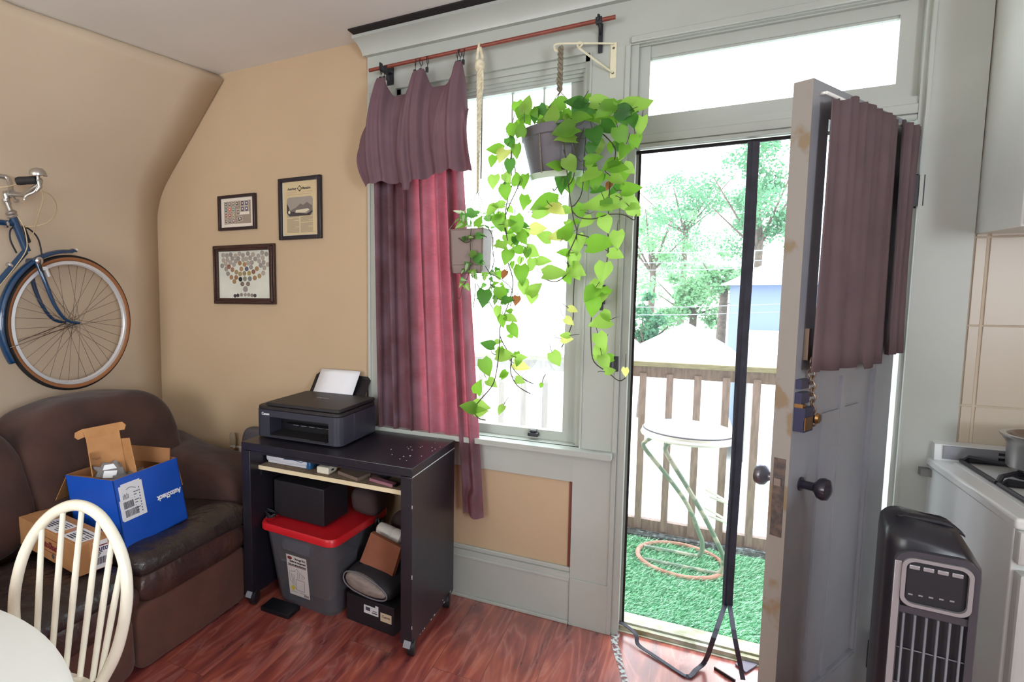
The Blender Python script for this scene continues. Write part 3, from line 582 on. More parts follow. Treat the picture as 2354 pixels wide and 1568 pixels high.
# brake caliper
q = MB(); q.tube(smooth_path([crown+V((.05,0.0,.01)), bp(92,612,-2.74), bp(100,632,-2.745), bp(103,648,-2.75)],4), .006, 8); q.build('brake_arm', m_black, bk)
q = MB(); q.box(bp(101,618,-2.75)-V((.01,.012,.008)), bp(101,618,-2.75)+V((.01,.016,.01)), .003); q.tube([bp(106,621,-2.75),bp(112,636,-2.75)], .009, 8); q.tube([bp(94,630,-2.75),bp(100,632,-2.75)], .007, 8); q.build('brake_block', M('bright alloy',(232,232,236),.3,metal=.3), bk)
# cables
q = MB(); q.tube(smooth_path([bp(94,438,-2.53), bp(118,450,-2.55), bp(130,475,-2.6), bp(124,497,-2.65), bp(108,512,-2.7), bp(80,520,-2.75), bp(48,522,-2.78)],6), .0026, 6); q.tube(smooth_path([bp(96,440,-2.53), bp(99,460,-2.56), bp(86,505,-2.68), bp(74,545,-2.77), bp(68,560,-2.78)],6), .0024, 6)
q.tube(smooth_path([bp(30,485,-2.78), bp(52,515,-2.76), bp(62,555,-2.76), bp(58,580,-2.77), bp(30,620,-2.775), bp(-20,680,-2.775)],6), .0026, 6); q.tube(smooth_path([bp(38,424,-2.61), bp(20,428,-2.7), bp(-5,432,-2.75)],4), .0024, 6); q.build('cable', m_cable, bk)
for yy in (-1.25,-1.5):
    q = MB(); q.tube(smooth_path([V((-2.99,yy,tt.z+.01)), V((-2.85,yy,tt.z-.01)), V((BX,yy,tt.z-.0165)), V((-2.765,yy,tt.z+.02))],4), .006, 8); q.box((-3.0,yy-.02,tt.z-.05),(-2.985,yy+.02,tt.z+.06))
    tag(q.build('wall_hook', m_black), 'black steel wall hook under the blue bicycle frame, %s the front wheel' % ('nearer' if yy > -1.4 else 'further from'), 'hook', 'bicycle wall hooks')

# ------------------------------------------------------------------ pictures on the beige wall
m_fr = M('dark brown frame wood', (44,26,30), .35); m_fr2 = M('black frame', (30,24,34), .35); m_fr3 = M('brown moulded frame', (70,44,38), .3, (54,32,28), 20, stretch=(1,1,6))
def pic(name, x0,x1,z0,z1, fw, mf, label, matc, lip=0):
    t_ = thing(name, label, 'framed picture', ((x0+x1)/2,-.012,z0))
    q = MB(); y0,y1 = -.024,-.002
    q.box((x0,y0,z0),(x0+fw,y1,z1), .003); q.box((x1-fw,y0,z0),(x1,y1,z1), .003); q.box((x0+fw,y0,z0),(x1-fw,y1,z0+fw), .003); q.box((x0+fw,y0,z1-fw),(x1-fw,y1,z1), .003)
    if lip: q.box((x0+.008,y0-.008,z0+.008),(x0+fw*.6,y0,z1-.008), .003); q.box((x1-fw*.6,y0-.008,z0+.008),(x1-.008,y0,z1-.008), .003); q.box((x0+.008,y0-.008,z0+.008),(x1-.008,y0,z0+fw*.6), .003); q.box((x0+.008,y0-.008,z1-fw*.6),(x1-.008,y0,z1-.008), .003)
    q.build('frame', mf, t_); q = MB(); q.box((x0+fw,-.010,z0+fw),(x1-fw,-.004,z1-fw)); q.build('backing', matc, t_); return t_
m_cream = M('ivory mat board', (222,210,196), .8); m_page = M('yellowed page', (206,186,146), .85, (196,176,138), 9); m_cloth = M('white linen backing', (214,214,202), .85, (200,202,188), 7)
# stamps
x0,x1,z0,z1 = -2.371,-2.099,1.817,2.014
p1 = pic('stamp_picture', x0,x1,z0,z1,.017,m_fr,'small dark-framed sheet of postage stamps, upper of the pictures beside the sofa', m_cream)
q = MB(); q.box((x0+.04,-.0115,z0+.036),(x1-.038,-.010,z1-.034)); q.build('album_page', M('taupe album page',(150,134,118),.85), p1)
sw,shh = (x1-x0-.078),(z1-z0-.07)
def stamp(u,v,wd,hg,col,tilt=0):
    cx_,cz = x0+.04+u*sw, z1-.034-v*shh; q = MB(); q.T = Matrix.Translation((cx_,-.0116,cz)) @ Matrix.Rotation(tilt,4,'Y'); q.box((-wd/2,-.0006,-hg/2),(wd/2,0,hg/2)); q.mat(M('stamp ink',col,.8)); q.box((-wd*.36,-.001,-hg*.38),(wd*.36,-.0005,hg*.38)); q.mat(m_cream); q.lathe([(wd*.16,0),(wd*.15,.0004)], (0,-.001,hg*.04), 10, (0,-1,0), 1, 1.3); q.build('stamp', M('stamp paper',(196,184,170),.8), p1)
for r_,row in enumerate(([(84,92,84),(112,88,84),(110,112,96),(70,84,74)],[(52,90,84),(196,84,72),(96,118,112)],[(134,74,70),(146,76,68),(134,126,86)],[(112,92,96),(96,92,88),(118,88,92)])):
    for c_,col in enumerate(row): stamp(.075+c_*.14, .12+r_*.25, .021, .027, col)
for a in range(2):
    for b_ in range(2): stamp(.70+a*.155, .13+b_*.25, .026, .033, (84,74,92))
stamp(.535,.50,.026,.035,(120,112,100)); stamp(.60,.80,.034,.026,(70,66,62),-.18)
q = MB(); q.box((x0+.04+.61*sw,-.0121,z1-.034-.62*shh),(x0+.04+.95*sw,-.0115,z1-.034-.5*shh)); q.build('stamp_margin', m_cream, p1)
# old magazine page
x0,x1,z0,z1 = -1.9375,-1.666,1.747,2.072
p2 = pic('magazine_picture', x0,x1,z0,z1,.021,m_fr2,'black-framed yellowed magazine page with a landscape engraving, nearest the curtain', M('white page edge',(216,214,204),.8))
q = MB(); q.box((x0+.027,-.0112,z0+.024),(x1-.03,-.010,z1-.021)); q.build('page', m_page, p2)
m_pink = M('faded ink',(66,58,56),.85); pcx = (x0+x1)/2-.002
text('lettering', 'Asterbug', .0185, frame((pcx-.078,-.0116,z1-.064),(1,0,0),(0,0,1)), m_pink, p2, bold=.0004, sx=.82); text('lettering', 'Magazine', .0185, frame((pcx+.018,-.0116,z1-.064),(1,0,0),(0,0,1)), m_pink, p2, bold=.0004, sx=.76)
q = MB(); q.prism([(pcx-.016,-.0112,z1-.058),(pcx,-.0112,z1-.042),(pcx+.016,-.0112,z1-.058),(pcx,-.0112,z1-.076)], (0,-.0005,0)); q.mat(m_page); q.lathe([(.0085,0),(.0085,.0004)], (pcx,-.0117,z1-.058), 14, (0,-1,0)); q.build('emblem', m_pink, p2)
m_gbp = M('grey brown print',(150,136,118),.85)
q = MB()
for k in range(2): q.box((pcx-.085+.105*k,-.0116,z1-.078),(pcx-.02+.1*k,-.0112,z1-.0765))
q.box((pcx-.08,-.0116,z1-.09),(pcx+.07,-.0112,z1-.0885)); q.build('subtitle_lines', m_gbp, p2)
for cidx in range(2):
    q = MB()
    for k in range(26):
        if (cidx,k) in ((0,4),(1,2),(1,11)): continue
        xa = pcx-.084+.087*cidx; q.box((xa,-.0116,z0+.128-.0037*k),(xa+.08-(.03 if k%9==8 else 0),-.0112,z0+.1302-.0037*k))
    q.build('text_column', m_gbp, p2)
ez0,ez1 = z1-.202,z1-.102; ex0,ex1 = pcx-.084,pcx+.083
q = MB(); r_ = .018; 
def rr(xa,xb,za,zb,r_,y,ext):
    P = []
    for cx_,cz,a0 in ((xb-r_,zb-r_,0),(xa+r_,zb-r_,90),(xa+r_,za+r_,180),(xb-r_,za+r_,270)):
        for k in range(6): a = radians(a0+18*k); P.append((cx_+r_*cos(a),y,cz+r_*sin(a)))
    return P
q.prism(rr(ex0,ex1,ez0,ez1,.018,-.0112,0), (0,-.0006,0)); q.mat(M('mid print',(112,102,96),.85)); 
q.prism([(ex0+.02,-.0118,ez0+.03),(ex0+.06,-.0118,ez0+.045),(ex0+.09,-.0118,ez0+.066),(ex0+.105,-.0118,ez0+.055),(ex0+.13,-.0118,ez0+.07),(ex1-.004,-.0118,ez0+.05),(ex1-.004,-.0118,ez0+.02),(ex0+.02,-.0118,ez0+.02)], (0,-.0004,0))
q.mat(m_pink); q.prism([(ex0,-.0118,ez0+.018),(ex0,-.0118,ez0+.07),(ex0+.012,-.0118,ez0+.05),(ex0+.02,-.0118,ez0+.028),(ex0+.06,-.0118,ez0+.02),(ex1-.04,-.0118,ez0+.010),(ex1-.002,-.0118,ez0+.025),(ex1-.002,-.0118,ez0+.018),(ex1-.018,-.0118,ez0+.0),(ex0+.018,-.0118,ez0)], (0,-.0008,0))
q.mat(M('pale print',(206,196,170),.85)); q.prism([(ex0+.055,-.0122,ez0+.018),(ex0+.06,-.0122,ez0+.032),(ex1-.03,-.0122,ez0+.036),(ex1-.02,-.0122,ez0+.028),(ex1-.05,-.0122,ez0+.016)], (0,-.0006,0)); q.lathe([(.007,0),(.006,.0004)], (ex0+.016,-.0126,ez0+.022), 10, (0,-1,0), 1, 1.3)
q.build('engraving', M('engraving grey',(150,140,130),.85), p2)
# coins
x0,x1,z0,z1 = -2.418,-1.974,1.398,1.733
p3_ = pic('coin_picture', x0,x1,z0,z1,.034,m_fr3,'brown-framed collection of coins arranged in a fan on white cloth, lowest picture', m_cloth, 1)
coins = '165,927 208,930 250,920 303,933 345,908 383,925 436,905 490,914 548,930 586,893 630,908 170,985 214,980 268,963 333,963 385,973 418,965 460,953 514,965 592,950 553,988 600,1002 155,1048 194,1028 246,1010 306,992 349,1014 400,1028 440,1014 478,1005 570,1036 642,1025 285,1033 200,1085 230,1058 269,1090 366,1080 422,1078 468,1058 530,1075 607,1062 312,1117 352,1137 398,1130 448,1127 494,1110 220,1137 595,1123 258,1178 310,1178 356,1198 403,1192 455,1190 507,1180 555,1157 290,1225 376,1252 436,1250 408,1310'.split()
pal = [(168,158,148),(158,148,140),(150,142,136),(172,160,146)]; warm = {26:(160,122,88),27:(168,130,90),34:(140,98,80),35:(158,118,92),36:(166,134,96),37:(96,96,116),39:(160,126,88),41:(160,140,104),42:(166,142,100),43:(150,134,104),44:(168,150,88),45:(140,96,78),48:(160,126,92),49:(152,114,84),50:(44,42,46),51:(140,136,120),53:(158,122,88),54:(164,138,100),55:(164,134,92),56:(126,108,98),57:(132,112,104),52:(120,126,122)}
cmat = {}
def cxy(X,Y):    # from the picture's own corners
    u = (X-112)/(668-112); tl,bl = 890,1418; tr,br = 858,1408; top = tl+(tr-tl)*u; bot = bl+(br-bl)*u
    u2 = u - (.0); return u2, (Y-top)/(bot-top)
for i,cc in enumerate(coins):
    X,Y = map(float, cc.split(',')); X -= (Y-890)*.04*(1-(X-112)/556)*.9; u,v = cxy(X,Y)
    col = warm.get(i, pal[i%4])
    if col not in cmat: cmat[col] = M('old coin', col, .45, metal=.25)
    r_ = .0135 if i != 58 else .017
    cpos = (x0+.034+u*(x1-x0-.068), -.0101, z1-.034-v*(z1-z0-.068)); q = MB(); q.lathe([(r_,0),(r_,.0016),(r_-.002,.0016),(r_-.0024,.0011),(r_*.5,.0012),(r_*.3,.0016)], cpos, 18, (0,-1,0)); q.build('coin', cmat[col], p3_)
for k,(X,Y) in enumerate(((296,1390),(328,1384),(367,1376),(408,1374),(445,1374),(480,1380),(512,1382))):
    u,v = cxy(X-10,Y); cpos = (x0+.034+u*(x1-x0-.068), -.0101, z1-.034-v*(z1-z0-.068)); q = MB(); q.lathe([(.0105,0),(.0105,.0016),(.006,.0016)], cpos, 16, (0,-1,0)); q.build('coin', M('dark coin', ((58,50,56),(52,46,50),(130,120,116),(150,136,126),(150,140,132),(130,120,112),(64,56,58))[k], .5), p3_)
# ------------------------------------------------------------------ black desk on casters
m_desk = M('black brown desk laminate', (30,27,36), .33, (36,33,42), 8, bump=.03, bscale=40); m_part = M('particle board', (150,128,104), .85, (120,100,82), 90); m_cedge = M('cream edge band', (226,212,176), .5)
m_chip = M('white chip', (220,220,222), .7)
D0,D1,E0,E1,DZ = -1.765,-.90,-.56,-.08,.783
dk = thing('desk', 'black rolling desk below the curtain with printer on top', 'desk', ((D0+D1)/2,(E0+E1)/2,0))
q = MB(); q.box((D0,E0,DZ-.036),(D1,E1,DZ), .0025); q.build('desktop', m_desk, dk)
q = MB(); q.box((D0+.05,E0+.001,DZ-.046),(D1-.05,E0+.03,DZ-.036)); q.build('front_rail', m_desk, dk)
for a,b_ in ((D0,D0+.05),(D1-.05,D1)):
    q = MB(); q.box((a,E0,.05),(b_,E1,DZ-.038), .002)
    if b_ == D1:
        q.mat(m_chip); r = random.Random(2)
        for k in range(16):
            y = r.uniform(E0,E1); z = r.choice((.051,.053,r.uniform(.05,.09))); q.box((D1-.0002,y,z),(D1+.0006,y+r.uniform(.003,.012),z+r.uniform(.002,.006)))
        for z in (.62,.33,.12): q.box((D1-.001,E0-.0006,z),(D1+.0006,E0+.002,z+r.uniform(.008,.02)))
        q.box((D1-.002,E0+.002,DZ-.0385),(D1+.0005,E1-.002,DZ-.0365))
    q.build('side_panel', m_desk, dk)
q = MB(); q.mat(m_chip); r = random.Random(8)
for k in range(24):
    x = r.gauss(-1.0,.06); y = r.gauss(-.35,.1)
    if D0 < x < D1-.01 and E0 < y < E1: q.prism([(x+r.uniform(.001,.004)*cos(t),y+r.uniform(.001,.004)*sin(t),DZ) for t in (0,1.2,2.4,3.8,5)], (0,0,.0006))
o = q.build('scratch_marks', m_chip, dk); o['kind'] = 'stuff'
q = MB(); q.mat(m_part); q.box((D0+.051,-.50,.645),(D1-.051,-.10,.663)); q.mat(m_cedge); q.box((D0+.051,-.502,.6445),(D1-.051,-.5,.6635)); q.build('pull_out_shelf', m_part, dk)['label'] = 'particle board shelf with cream front edge'
q = MB(); 
for a,b_ in ((D0+.05,D0+.062),(D1-.062,D1-.05)): q = MB(); q.box((a,-.49,.615),(b_,-.12,.645)); q.build('shelf_runner', m_black, dk)
q = MB(); q.box((D0+.05,E1-.02,.56),(D1-.05,E1-.005,.70)); q.build('back_rail', m_desk, dk)
for cx_,cy in ((D1-.025,E0+.035),(D1-.025,E1-.05),(D0+.025,E0+.035),(D0+.025,E1-.05)):
    q = MB(); q.lathe([(.030,-.016),(.034,-.013),(.034,.013),(.030,.016)], (cx_+.014,cy-.012,.034), 20, (1,.25,0)); q.box((cx_-.02,cy-.02,.046),(cx_+.02,cy+.02,.05)); q.mat(M('grey caster hood', (150,156,166), .35))
    for k in range(8):
        a0,a1 = radians(20+18*k), radians(20+18*(k+1)); q.hexa([(cx_-.008,cy-.012+.037*cos(a),.034+.037*sin(a)) if i in (0,3) else (cx_+.022,cy-.012+.037*cos(a),.034+.037*sin(a)) for i,a in ((0,a0),(1,a0),(2,a1),(3,a1))] + [(cx_-.008,cy-.012+.041*cos(a),.034+.041*sin(a)) if i in (0,3) else (cx_+.022,cy-.012+.041*cos(a),.034+.041*sin(a)) for i,a in ((0,a0),(1,a0),(2,a1),(3,a1))])
    q.build('caster', m_blackp, dk)

# ------------------------------------------------------------------ printer
m_pr = M('charcoal printer plastic', (52,54,66), .36, bump=.05, bscale=300); m_prt = M('black printer plastic', (36,33,36), .5, bump=.1, bscale=400); m_prd = M('deep black plastic', (18,18,24), .35)
PX0,PX1,PY0,PY1,PZ = -1.762,-1.292,-.458,-.105,.791
pr = thing('printer', 'black compact inkjet printer on the left of the desktop', 'printer', ((PX0+PX1)/2,(PY0+PY1)/2,DZ))
def rrect(x0,x1,y0,y1,r,n=8):
    P = []
    for cx_,cy,a0 in ((x1-r,y1-r,0),(x0+r,y1-r,90),(x0+r,y0+r,180),(x1-r,y0+r,270)):
        for k in range(n+1): a = radians(a0+90*k/n); P.append((cx_+r*cos(a),cy+r*sin(a)))
    return P
def rblock(q, x0,x1,y0,y1,z0,z1,r,ch=0):
    prof = [(0,z0),(0,z1)] if not ch else [(-ch,z0),(0,z0+ch),(0,z1-ch),(-ch,z1)]
    rings = [[q.v((x,y,z)) for x,y in rrect(x0-o,x1+o,y0-o,y1+o,r)] for o,z in prof]; n = len(rings[0])
    for a,b_ in zip(rings,rings[1:]):
        for k in range(n): q.f([a[k],a[(k+1)%n],b_[(k+1)%n],b_[k]], True)
    q.f(rings[0][::-1],False); q.f(rings[-1],False)
ra, rb = ay(622,952,PY0), ay(752,1015,PY0); rx0, rx1 = ray(0,0).x, 0
rx0 = ay(620,975,PY0).x; rx1 = ay(755,1000,PY0).x; rz0 = PZ+.012; rz1 = PZ+.098
q = MB(); rc = .03
# body as shell pieces round the paper slot
def bod(x0,x1,z0,z1,y0=PY0): q.box((x0,y0,z0),(x1,PY1,z1))
rblock(q, PX0,PX1,PY0+.11,PY1,PZ,PZ+.128,.03)
q.mi = 0
P0 = rrect(PX0,PX1,PY0,PY1,.035)
def seg(xa,xb,z0,z1):
    pts = [(max(xa,min(xb,x)),y) for x,y in P0 if y < PY0+.14]
    pts = sorted({(round(x,4),round(min(y,PY0+.12),4)) for x,y in pts})
    front = []
    for x,y in pts:
        if not front or abs(front[-1][0]-x) > 1e-4: front.append((x,y))
    if xa > PX0+.04: front = [(xa,PY0)]+[f for f in front if f[0] > xa+1e-4]
    if xb < PX1-.04: front = [f for f in front if f[0] < xb-1e-4]+[(xb,PY0)]
    poly = front+[(front[-1][0],PY0+.12),(front[0][0],PY0+.12)]
    q.prism([(x,y,z0) for x,y in poly], (0,0,z1-z0), True)
seg(PX0,rx0,PZ,PZ+.128); seg(rx1,PX1,PZ,PZ+.128); seg(rx0,rx1,rz1,PZ+.128); seg(rx0,rx1,PZ,rz0)
q.build('body', m_pr, pr)
q = MB(); q.box((rx0,PY0+.09,rz0),(rx1,PY0+.112,rz1)); q.box((rx0+.05,PY0+.05,rz0+.045),(rx1,PY0+.09,rz0+.05)); q.box((rx0,PY0+.002,rz1-.004),(rx1,PY0+.1,rz1)); q.mat(m_chrome)
for k in range(7): xk = rx0+.10+.045*k; q.box((xk,PY0+.048,rz0+.046),(min(xk+.03,rx1-.004),PY0+.05,rz0+.048))
q.build('paper_slot', m_prd, pr)
q = MB(); q.hexa([(rx0+.01,PY0-.012,rz0-.002),(rx1-.01,PY0-.012,rz0-.002),(rx1-.01,PY0+.09,rz0+.004),(rx0+.01,PY0+.09,rz0+.004),(rx0+.01,PY0-.012,rz0+.004),(rx1-.01,PY0-.012,rz0+.004),(rx1-.01,PY0+.09,rz0+.010),(rx0+.01,PY0+.09,rz0+.010)]); q.box((rx0+.07,PY0-.016,rz0+.003),(rx1-.09,PY0-.008,rz0+.007), .002); q.build('output_tray', m_prt, pr)
q = MB(); rblock(q, PX0+.002,PX1-.002,PY0+.003,PY1,PZ+.128,PZ+.145,.035,.003); q.build('top_deck', m_prt, pr)
q = MB(); rblock(q, PX0+.055,PX1-.008,PY0+.006,PY1-.004,PZ+.147,PZ+.163,.012,.003); q.build('scanner_lid', m_prt, pr)
q = MB(); q.box((PX0+.012,PY0+.05,PZ+.145),(PX0+.045,PY0+.07,PZ+.147), .0008); q.box((PX0+.015,PY0+.09,PZ+.145),(PX0+.042,PY0+.10,PZ+.147), .0008); q.build('button', M('grey button',(96,92,98),.5), pr)
for cx_ in (PX0+.05,PX1-.05):
    for cy in (PY0+.05,PY1-.05): q = MB(); q.box((cx_-.02,cy-.02,DZ),(cx_+.02,cy+.02,PZ)); q.build('foot', m_prd, pr)

text('lettering', 'Canon', .017, frame((PX0+.038,PY0-.0006,PZ+.104),(1,0,0),(0,0,1)), m_wht, pr, bold=.0003); text('lettering', 'Canon', .026, frame((-1.555,-.25,PZ+.1632),(1,0,0),(0,1,0)), M('grey logo',(150,148,150),.4), pr, bold=.0004)
q = MB(); tl = [ay(712,880,-.09), ay(828,890,-.09)]
q.prism([(-1.70,-.108,.93),(-1.375,-.108,.93),(-1.372,-.03,1.02),(-1.385,-.022,1.036),(-1.68,-.022,1.042),(-1.698,-.03,1.03)], (0,.006,-.003)); q.build('paper_support', m_prd, pr)
q = MB(); q.grid(lambda u,v: V((-1.668+.235*u+.006*v, -.112+.08*v, .945+.118*v)), 4, 8); tag(q.build('paper_sheet', M('white paper', (238,238,244), .7), solid=.003), 'white paper standing in the printer feed slot', 'paper')

# ------------------------------------------------------------------ things on the pull-out shelf
SZ_ = .6635
def shelf_pt(px,py,y=-.42): return ay(px,py,y)
a0 = ax0 = -1.70
pk = thing('paper_packet', 'torn white paper packet with blue end lying at the left of the desk shelf', 'packet', (-1.58,-.36,SZ_))
q = MB(); r = random.Random(1)
def pack(u,v):
    a = 2*pi*v; x = -1.703+.247*u; hz = .026+.004*sin(9*u)+ (.006 if u < .18 else 0); return V((x, -.37+.085*math.copysign(abs(cos(a))**.5,cos(a)), SZ_+.001+hz+hz*math.copysign(abs(sin(a))**.6,sin(a))))
q.grid(pack, 24, 28); q.box((-1.700,-.45,SZ_+.001),(-1.459,-.29,SZ_+.03), .006); q.build('paper', M('crumpled white wrap',(214,214,222),.6,bump=.2,bscale=60), pk)
q = MB(); q.box((-1.478,-.455,SZ_+.0005),(-1.452,-.28,SZ_+.045), .006); q.prism([(-1.66,-.44,SZ_+.043),(-1.60,-.457,SZ_+.030),(-1.55,-.457,SZ_+.034),(-1.50,-.457,SZ_+.028),(-1.47,-.457,SZ_+.044),(-1.47,-.29,SZ_+.05),(-1.65,-.29,SZ_+.048)], (0,.004,.004)); q.build('wrapper', M('blue wrapper',(38,92,140),.4), pk)
oc = shelf_pt(760,1068,-.33); q = MB(); q.box((oc.x-.085,-.40,SZ_+.018),(oc.x+.075,-.35,SZ_+.042), .003); q.box((oc.x-.08,-.40,SZ_),(oc.x-.03,-.35,SZ_+.02), .003); q.box((oc.x+.03,-.40,SZ_),(oc.x+.07,-.35,SZ_+.02), .003); tag(q.build('orange_level', M('orange plastic',(236,150,36),.45)), 'flat orange plastic tool behind the small white adapter on the desk shelf', 'tool')
wc = shelf_pt(748,1085,-.45); q = MB(); q.box((wc.x-.032,-.475,SZ_),(wc.x+.032,-.40,SZ_+.032), .006,3); q.mat(m_blackp); q.box((wc.x+.0315,-.45,SZ_+.012),(wc.x+.0325,-.43,SZ_+.020)); tag(q.build('power_adapter', M('ivory plastic',(232,226,206),.4)), 'small ivory white block adapter at the middle of the desk shelf', 'adapter')
gc = shelf_pt(810,1098,-.43); q = MB(); q.hexa([(gc.x-.068,-.44,SZ_),(gc.x+.058,-.485,SZ_),(gc.x+.075,-.40,SZ_),(gc.x-.05,-.36,SZ_),(gc.x-.068,-.44,SZ_+.014),(gc.x+.058,-.485,SZ_+.014),(gc.x+.075,-.40,SZ_+.014),(gc.x-.05,-.36,SZ_+.014)]); tag(q.build('notebook', M('grey brown cover',(128,108,96),.7)), 'thin taupe notebook on the desk shelf right of the ivory adapter', 'notebook')
kc = shelf_pt(870,1088,-.33); q = MB(); q.hexa([(kc.x-.11,-.33,SZ_),(kc.x+.08,-.40,SZ_),(kc.x+.10,-.22,SZ_),(kc.x-.08,-.18,SZ_),(kc.x-.11,-.33,SZ_+.03),(kc.x+.08,-.40,SZ_+.03),(kc.x+.10,-.22,SZ_+.03),(kc.x-.08,-.18,SZ_+.03)]); tag(q.build('device_case', m_blackp), 'flat black case under the silver pen at the right of the desk shelf', 'case')
q = MB(); a,b_ = V((kc.x-.055,-.335,SZ_+.035)), V((kc.x+.055,-.372,SZ_+.035)); q.tube([a,a.lerp(b_,.2),a.lerp(b_,.75),b_], [.002,.004,.004,.0015], 10); q.tube([a.lerp(b_,.7),a.lerp(b_,.78)], .0058, 10); tag(q.build('pen', M('silver pen',(190,182,180),.3,metal=.6)), 'silver grey pen lying on the flat black case', 'pen')
fc = shelf_pt(880,1108,-.45); q = MB(); q.hexa([(fc.x-.062,-.455,SZ_),(fc.x+.062,-.485,SZ_),(fc.x+.066,-.455,SZ_),(fc.x-.056,-.425,SZ_),(fc.x-.062,-.455,SZ_+.012),(fc.x+.062,-.485,SZ_+.012),(fc.x+.066,-.455,SZ_+.012),(fc.x-.056,-.425,SZ_+.012)]); q.mat(m_blackp); q.lathe([(.02,0),(.02,.006)], (fc.x+.056,-.462,SZ_), 14); tag(q.build('hair_clip', M('rose plastic',(164,112,124),.3)), 'slim rose-coloured plastic stick at the right front of the desk shelf', 'stick')

# ------------------------------------------------------------------ storage under the desk
m_bin = M('smoky clear plastic', (126,128,137), .25, bump=.06, bscale=60); _n = m_bin.node_tree; _t = _n.nodes.new('ShaderNodeBsdfTransparent'); _t.inputs[0].default_value = (.8,.81,.84,1); _m = _n.nodes.new('ShaderNodeMixShader'); _m.inputs[0].default_value = .58
_n.links.new(_n.nodes['Principled BSDF'].outputs[0], _m.inputs[1]); _n.links.new(_t.outputs[0], _m.inputs[2]); _n.links.new(_m.outputs[0], _n.nodes['Material Output'].inputs[0])
m_red = M('red lid plastic', (206,34,44), .35)
BT = Matrix.Translation((-1.478,-.29,0)) @ Matrix.Rotation(radians(-4),4,'Z')
bn = thing('storage_bin', 'clear grey storage bin with red lid under the desk', 'bin', (-1.478,-.29,0))
def binring(z, k): return [(x,y,z) for x,y in rrect(-.212*k,.212*k,-.237*(k-.05*(1-z/.36)),.237*k,.05)]
q = MB(); q.T = BT
rings = [[q.v(p) for p in binring(z,k)] for z,k in ((.012,.72),(.0,.76),(.02,.80),(.345,.945),(.36,.985),(.372,.99))] + [[q.v(p) for p in binring(z,k)] for z,k in ((.372,.955),(.345,.92),(.02,.775))]
n_ = len(rings[0])
for a,b_ in zip(rings,rings[1:]):
    for k in range(n_): q.f([a[k],a[(k+1)%n_],b_[(k+1)%n_],b_[k]], True)
q.f(rings[0][::-1]); q.f(rings[-1]); q.build('tub', m_bin, bn)
q = MB(); q.T = BT
for sy_ in (-1,1):
    q = MB(); q.T = BT; q.box((-.09,sy_*.216-.010,.285),(.075,sy_*.216+.010,.34), .008); q.build('grip_recess', m_bin, bn)
q = MB(); q.T = BT
rings = [[q.v((x,y,z)) for x,y in rrect(-.212*k,.212*k,-.237*k,.237*k,.05)] for z,k in ((.366,1.0),(.366,1.03),(.388,1.035),(.398,1.015),(.398,.97),(.386,.93))]
for a,b_ in zip(rings,rings[1:]):
    for k in range(n_): q.f([a[k],a[(k+1)%n_],b_[(k+1)%n_],b_[k]], True)
q.f(rings[0][::-1]); q.f(rings[-1]); q.build('lid', m_red, bn)
# printed card label on the front of the bin
fz = lambda z: -.237*(.80+(z-.02)/.325*.145-.05*(1-z/.36))-.0025
fr_ = (BT @ V((-.012,fz(.06),.06))); frt = BT @ V((-.012,fz(.24),.26)); lx = BT.to_3x3() @ V((1,0,0)); lu = (frt-fr_).normalized()
TL2 = frame(fr_ - lx*.062, lx, lu)
q = MB(); q.T = TL2; q.box((0,0,0),(.118,.205,.0012)); cl_ = q.build('card_label', M('label card',(214,210,208),.6), bn)
for k,(s,sz,xx,yy) in enumerate((('Storage Box',.0155,.112,.186),('Boîte de rangement',.0142,.112,.170),('Caja para almacenamiento',.0122,.113,.155))): text('lettering', s, sz, TL2 @ Matrix.Translation((xx,yy,.0014)), m_black, cl_, align='RIGHT', bold=.0004, sx=.82)
q = MB(); q.T = TL2; q.box((.004,.150,.0012),(.114,.1525,.0017)); q.lathe([(.014,0),(.014,.0006)], (.02,.19,.0012), 16, (0,0,1), 1, .6); q.build('red_print', m_inkr, cl_)
q = MB(); q.T = TL2
def ln(a,b_,wd=.0012):
    a,b_ = V((a[0],a[1],.0014)),V((b_[0],b_[1],.0014)); d = (b_-a).normalized(); nn = V((-d.y,d.x,0))*wd/2; q.prism([a-nn,b_-nn,b_+nn,a+nn],(0,0,.0004))
for a,b_ in (((.01,.115),(.01,.075)),((.022,.11),(.022,.065)),((.03,.108),(.03,.058)),((.038,.106),(.038,.05)),((.01,.075),(.045,.03)),((.045,.03),(.09,.03)),((.09,.03),(.095,.085)),((.045,.03),(.045,.085)),((.045,.085),(.095,.085)),((.01,.12),(.045,.125)),((.055,.09),(.06,.12)),((.065,.09),(.07,.12)),((.08,.09),(.085,.11)),((.04,.125),(.055,.14)),((.055,.14),(.066,.13)),((.066,.13),(.055,.118)),((.07,.125),(.1,.108)),((.1,.108),(.09,.098)),((.06,.02),(.1,.02)),((.01,.018),(.05,.018)),((.085,.018),(.085,.004)),((.112,.018),(.112,.004))): ln(a,b_)
for k in range(7): ln((.088+.0034*k,.017),(.088+.0034*k,.006),.0016)
q.build('drawing', m_ink, cl_)
q = MB(); q.T = TL2; q.lathe([(.012,0),(.012,.0006)], (.022,.035,.0012), 20); q.build('yellow_dot', M('yellow print',(206,190,60),.6), cl_)
q = MB(); q.T = BT; q.box((-.14,-.12,.04),(.10,.12,.20)); q.box((-.13,-.20,.225),(.06,-.10,.27)); q.mat(M('paper inside',(190,184,180),.8)); q.box((-.15,-.16,.19),(-.02,0,.21)); tag(q.build('packed_goods', M('packed cartons',(150,124,86),.8)), 'brown packets seen dimly inside the clear storage bin', 'packets')
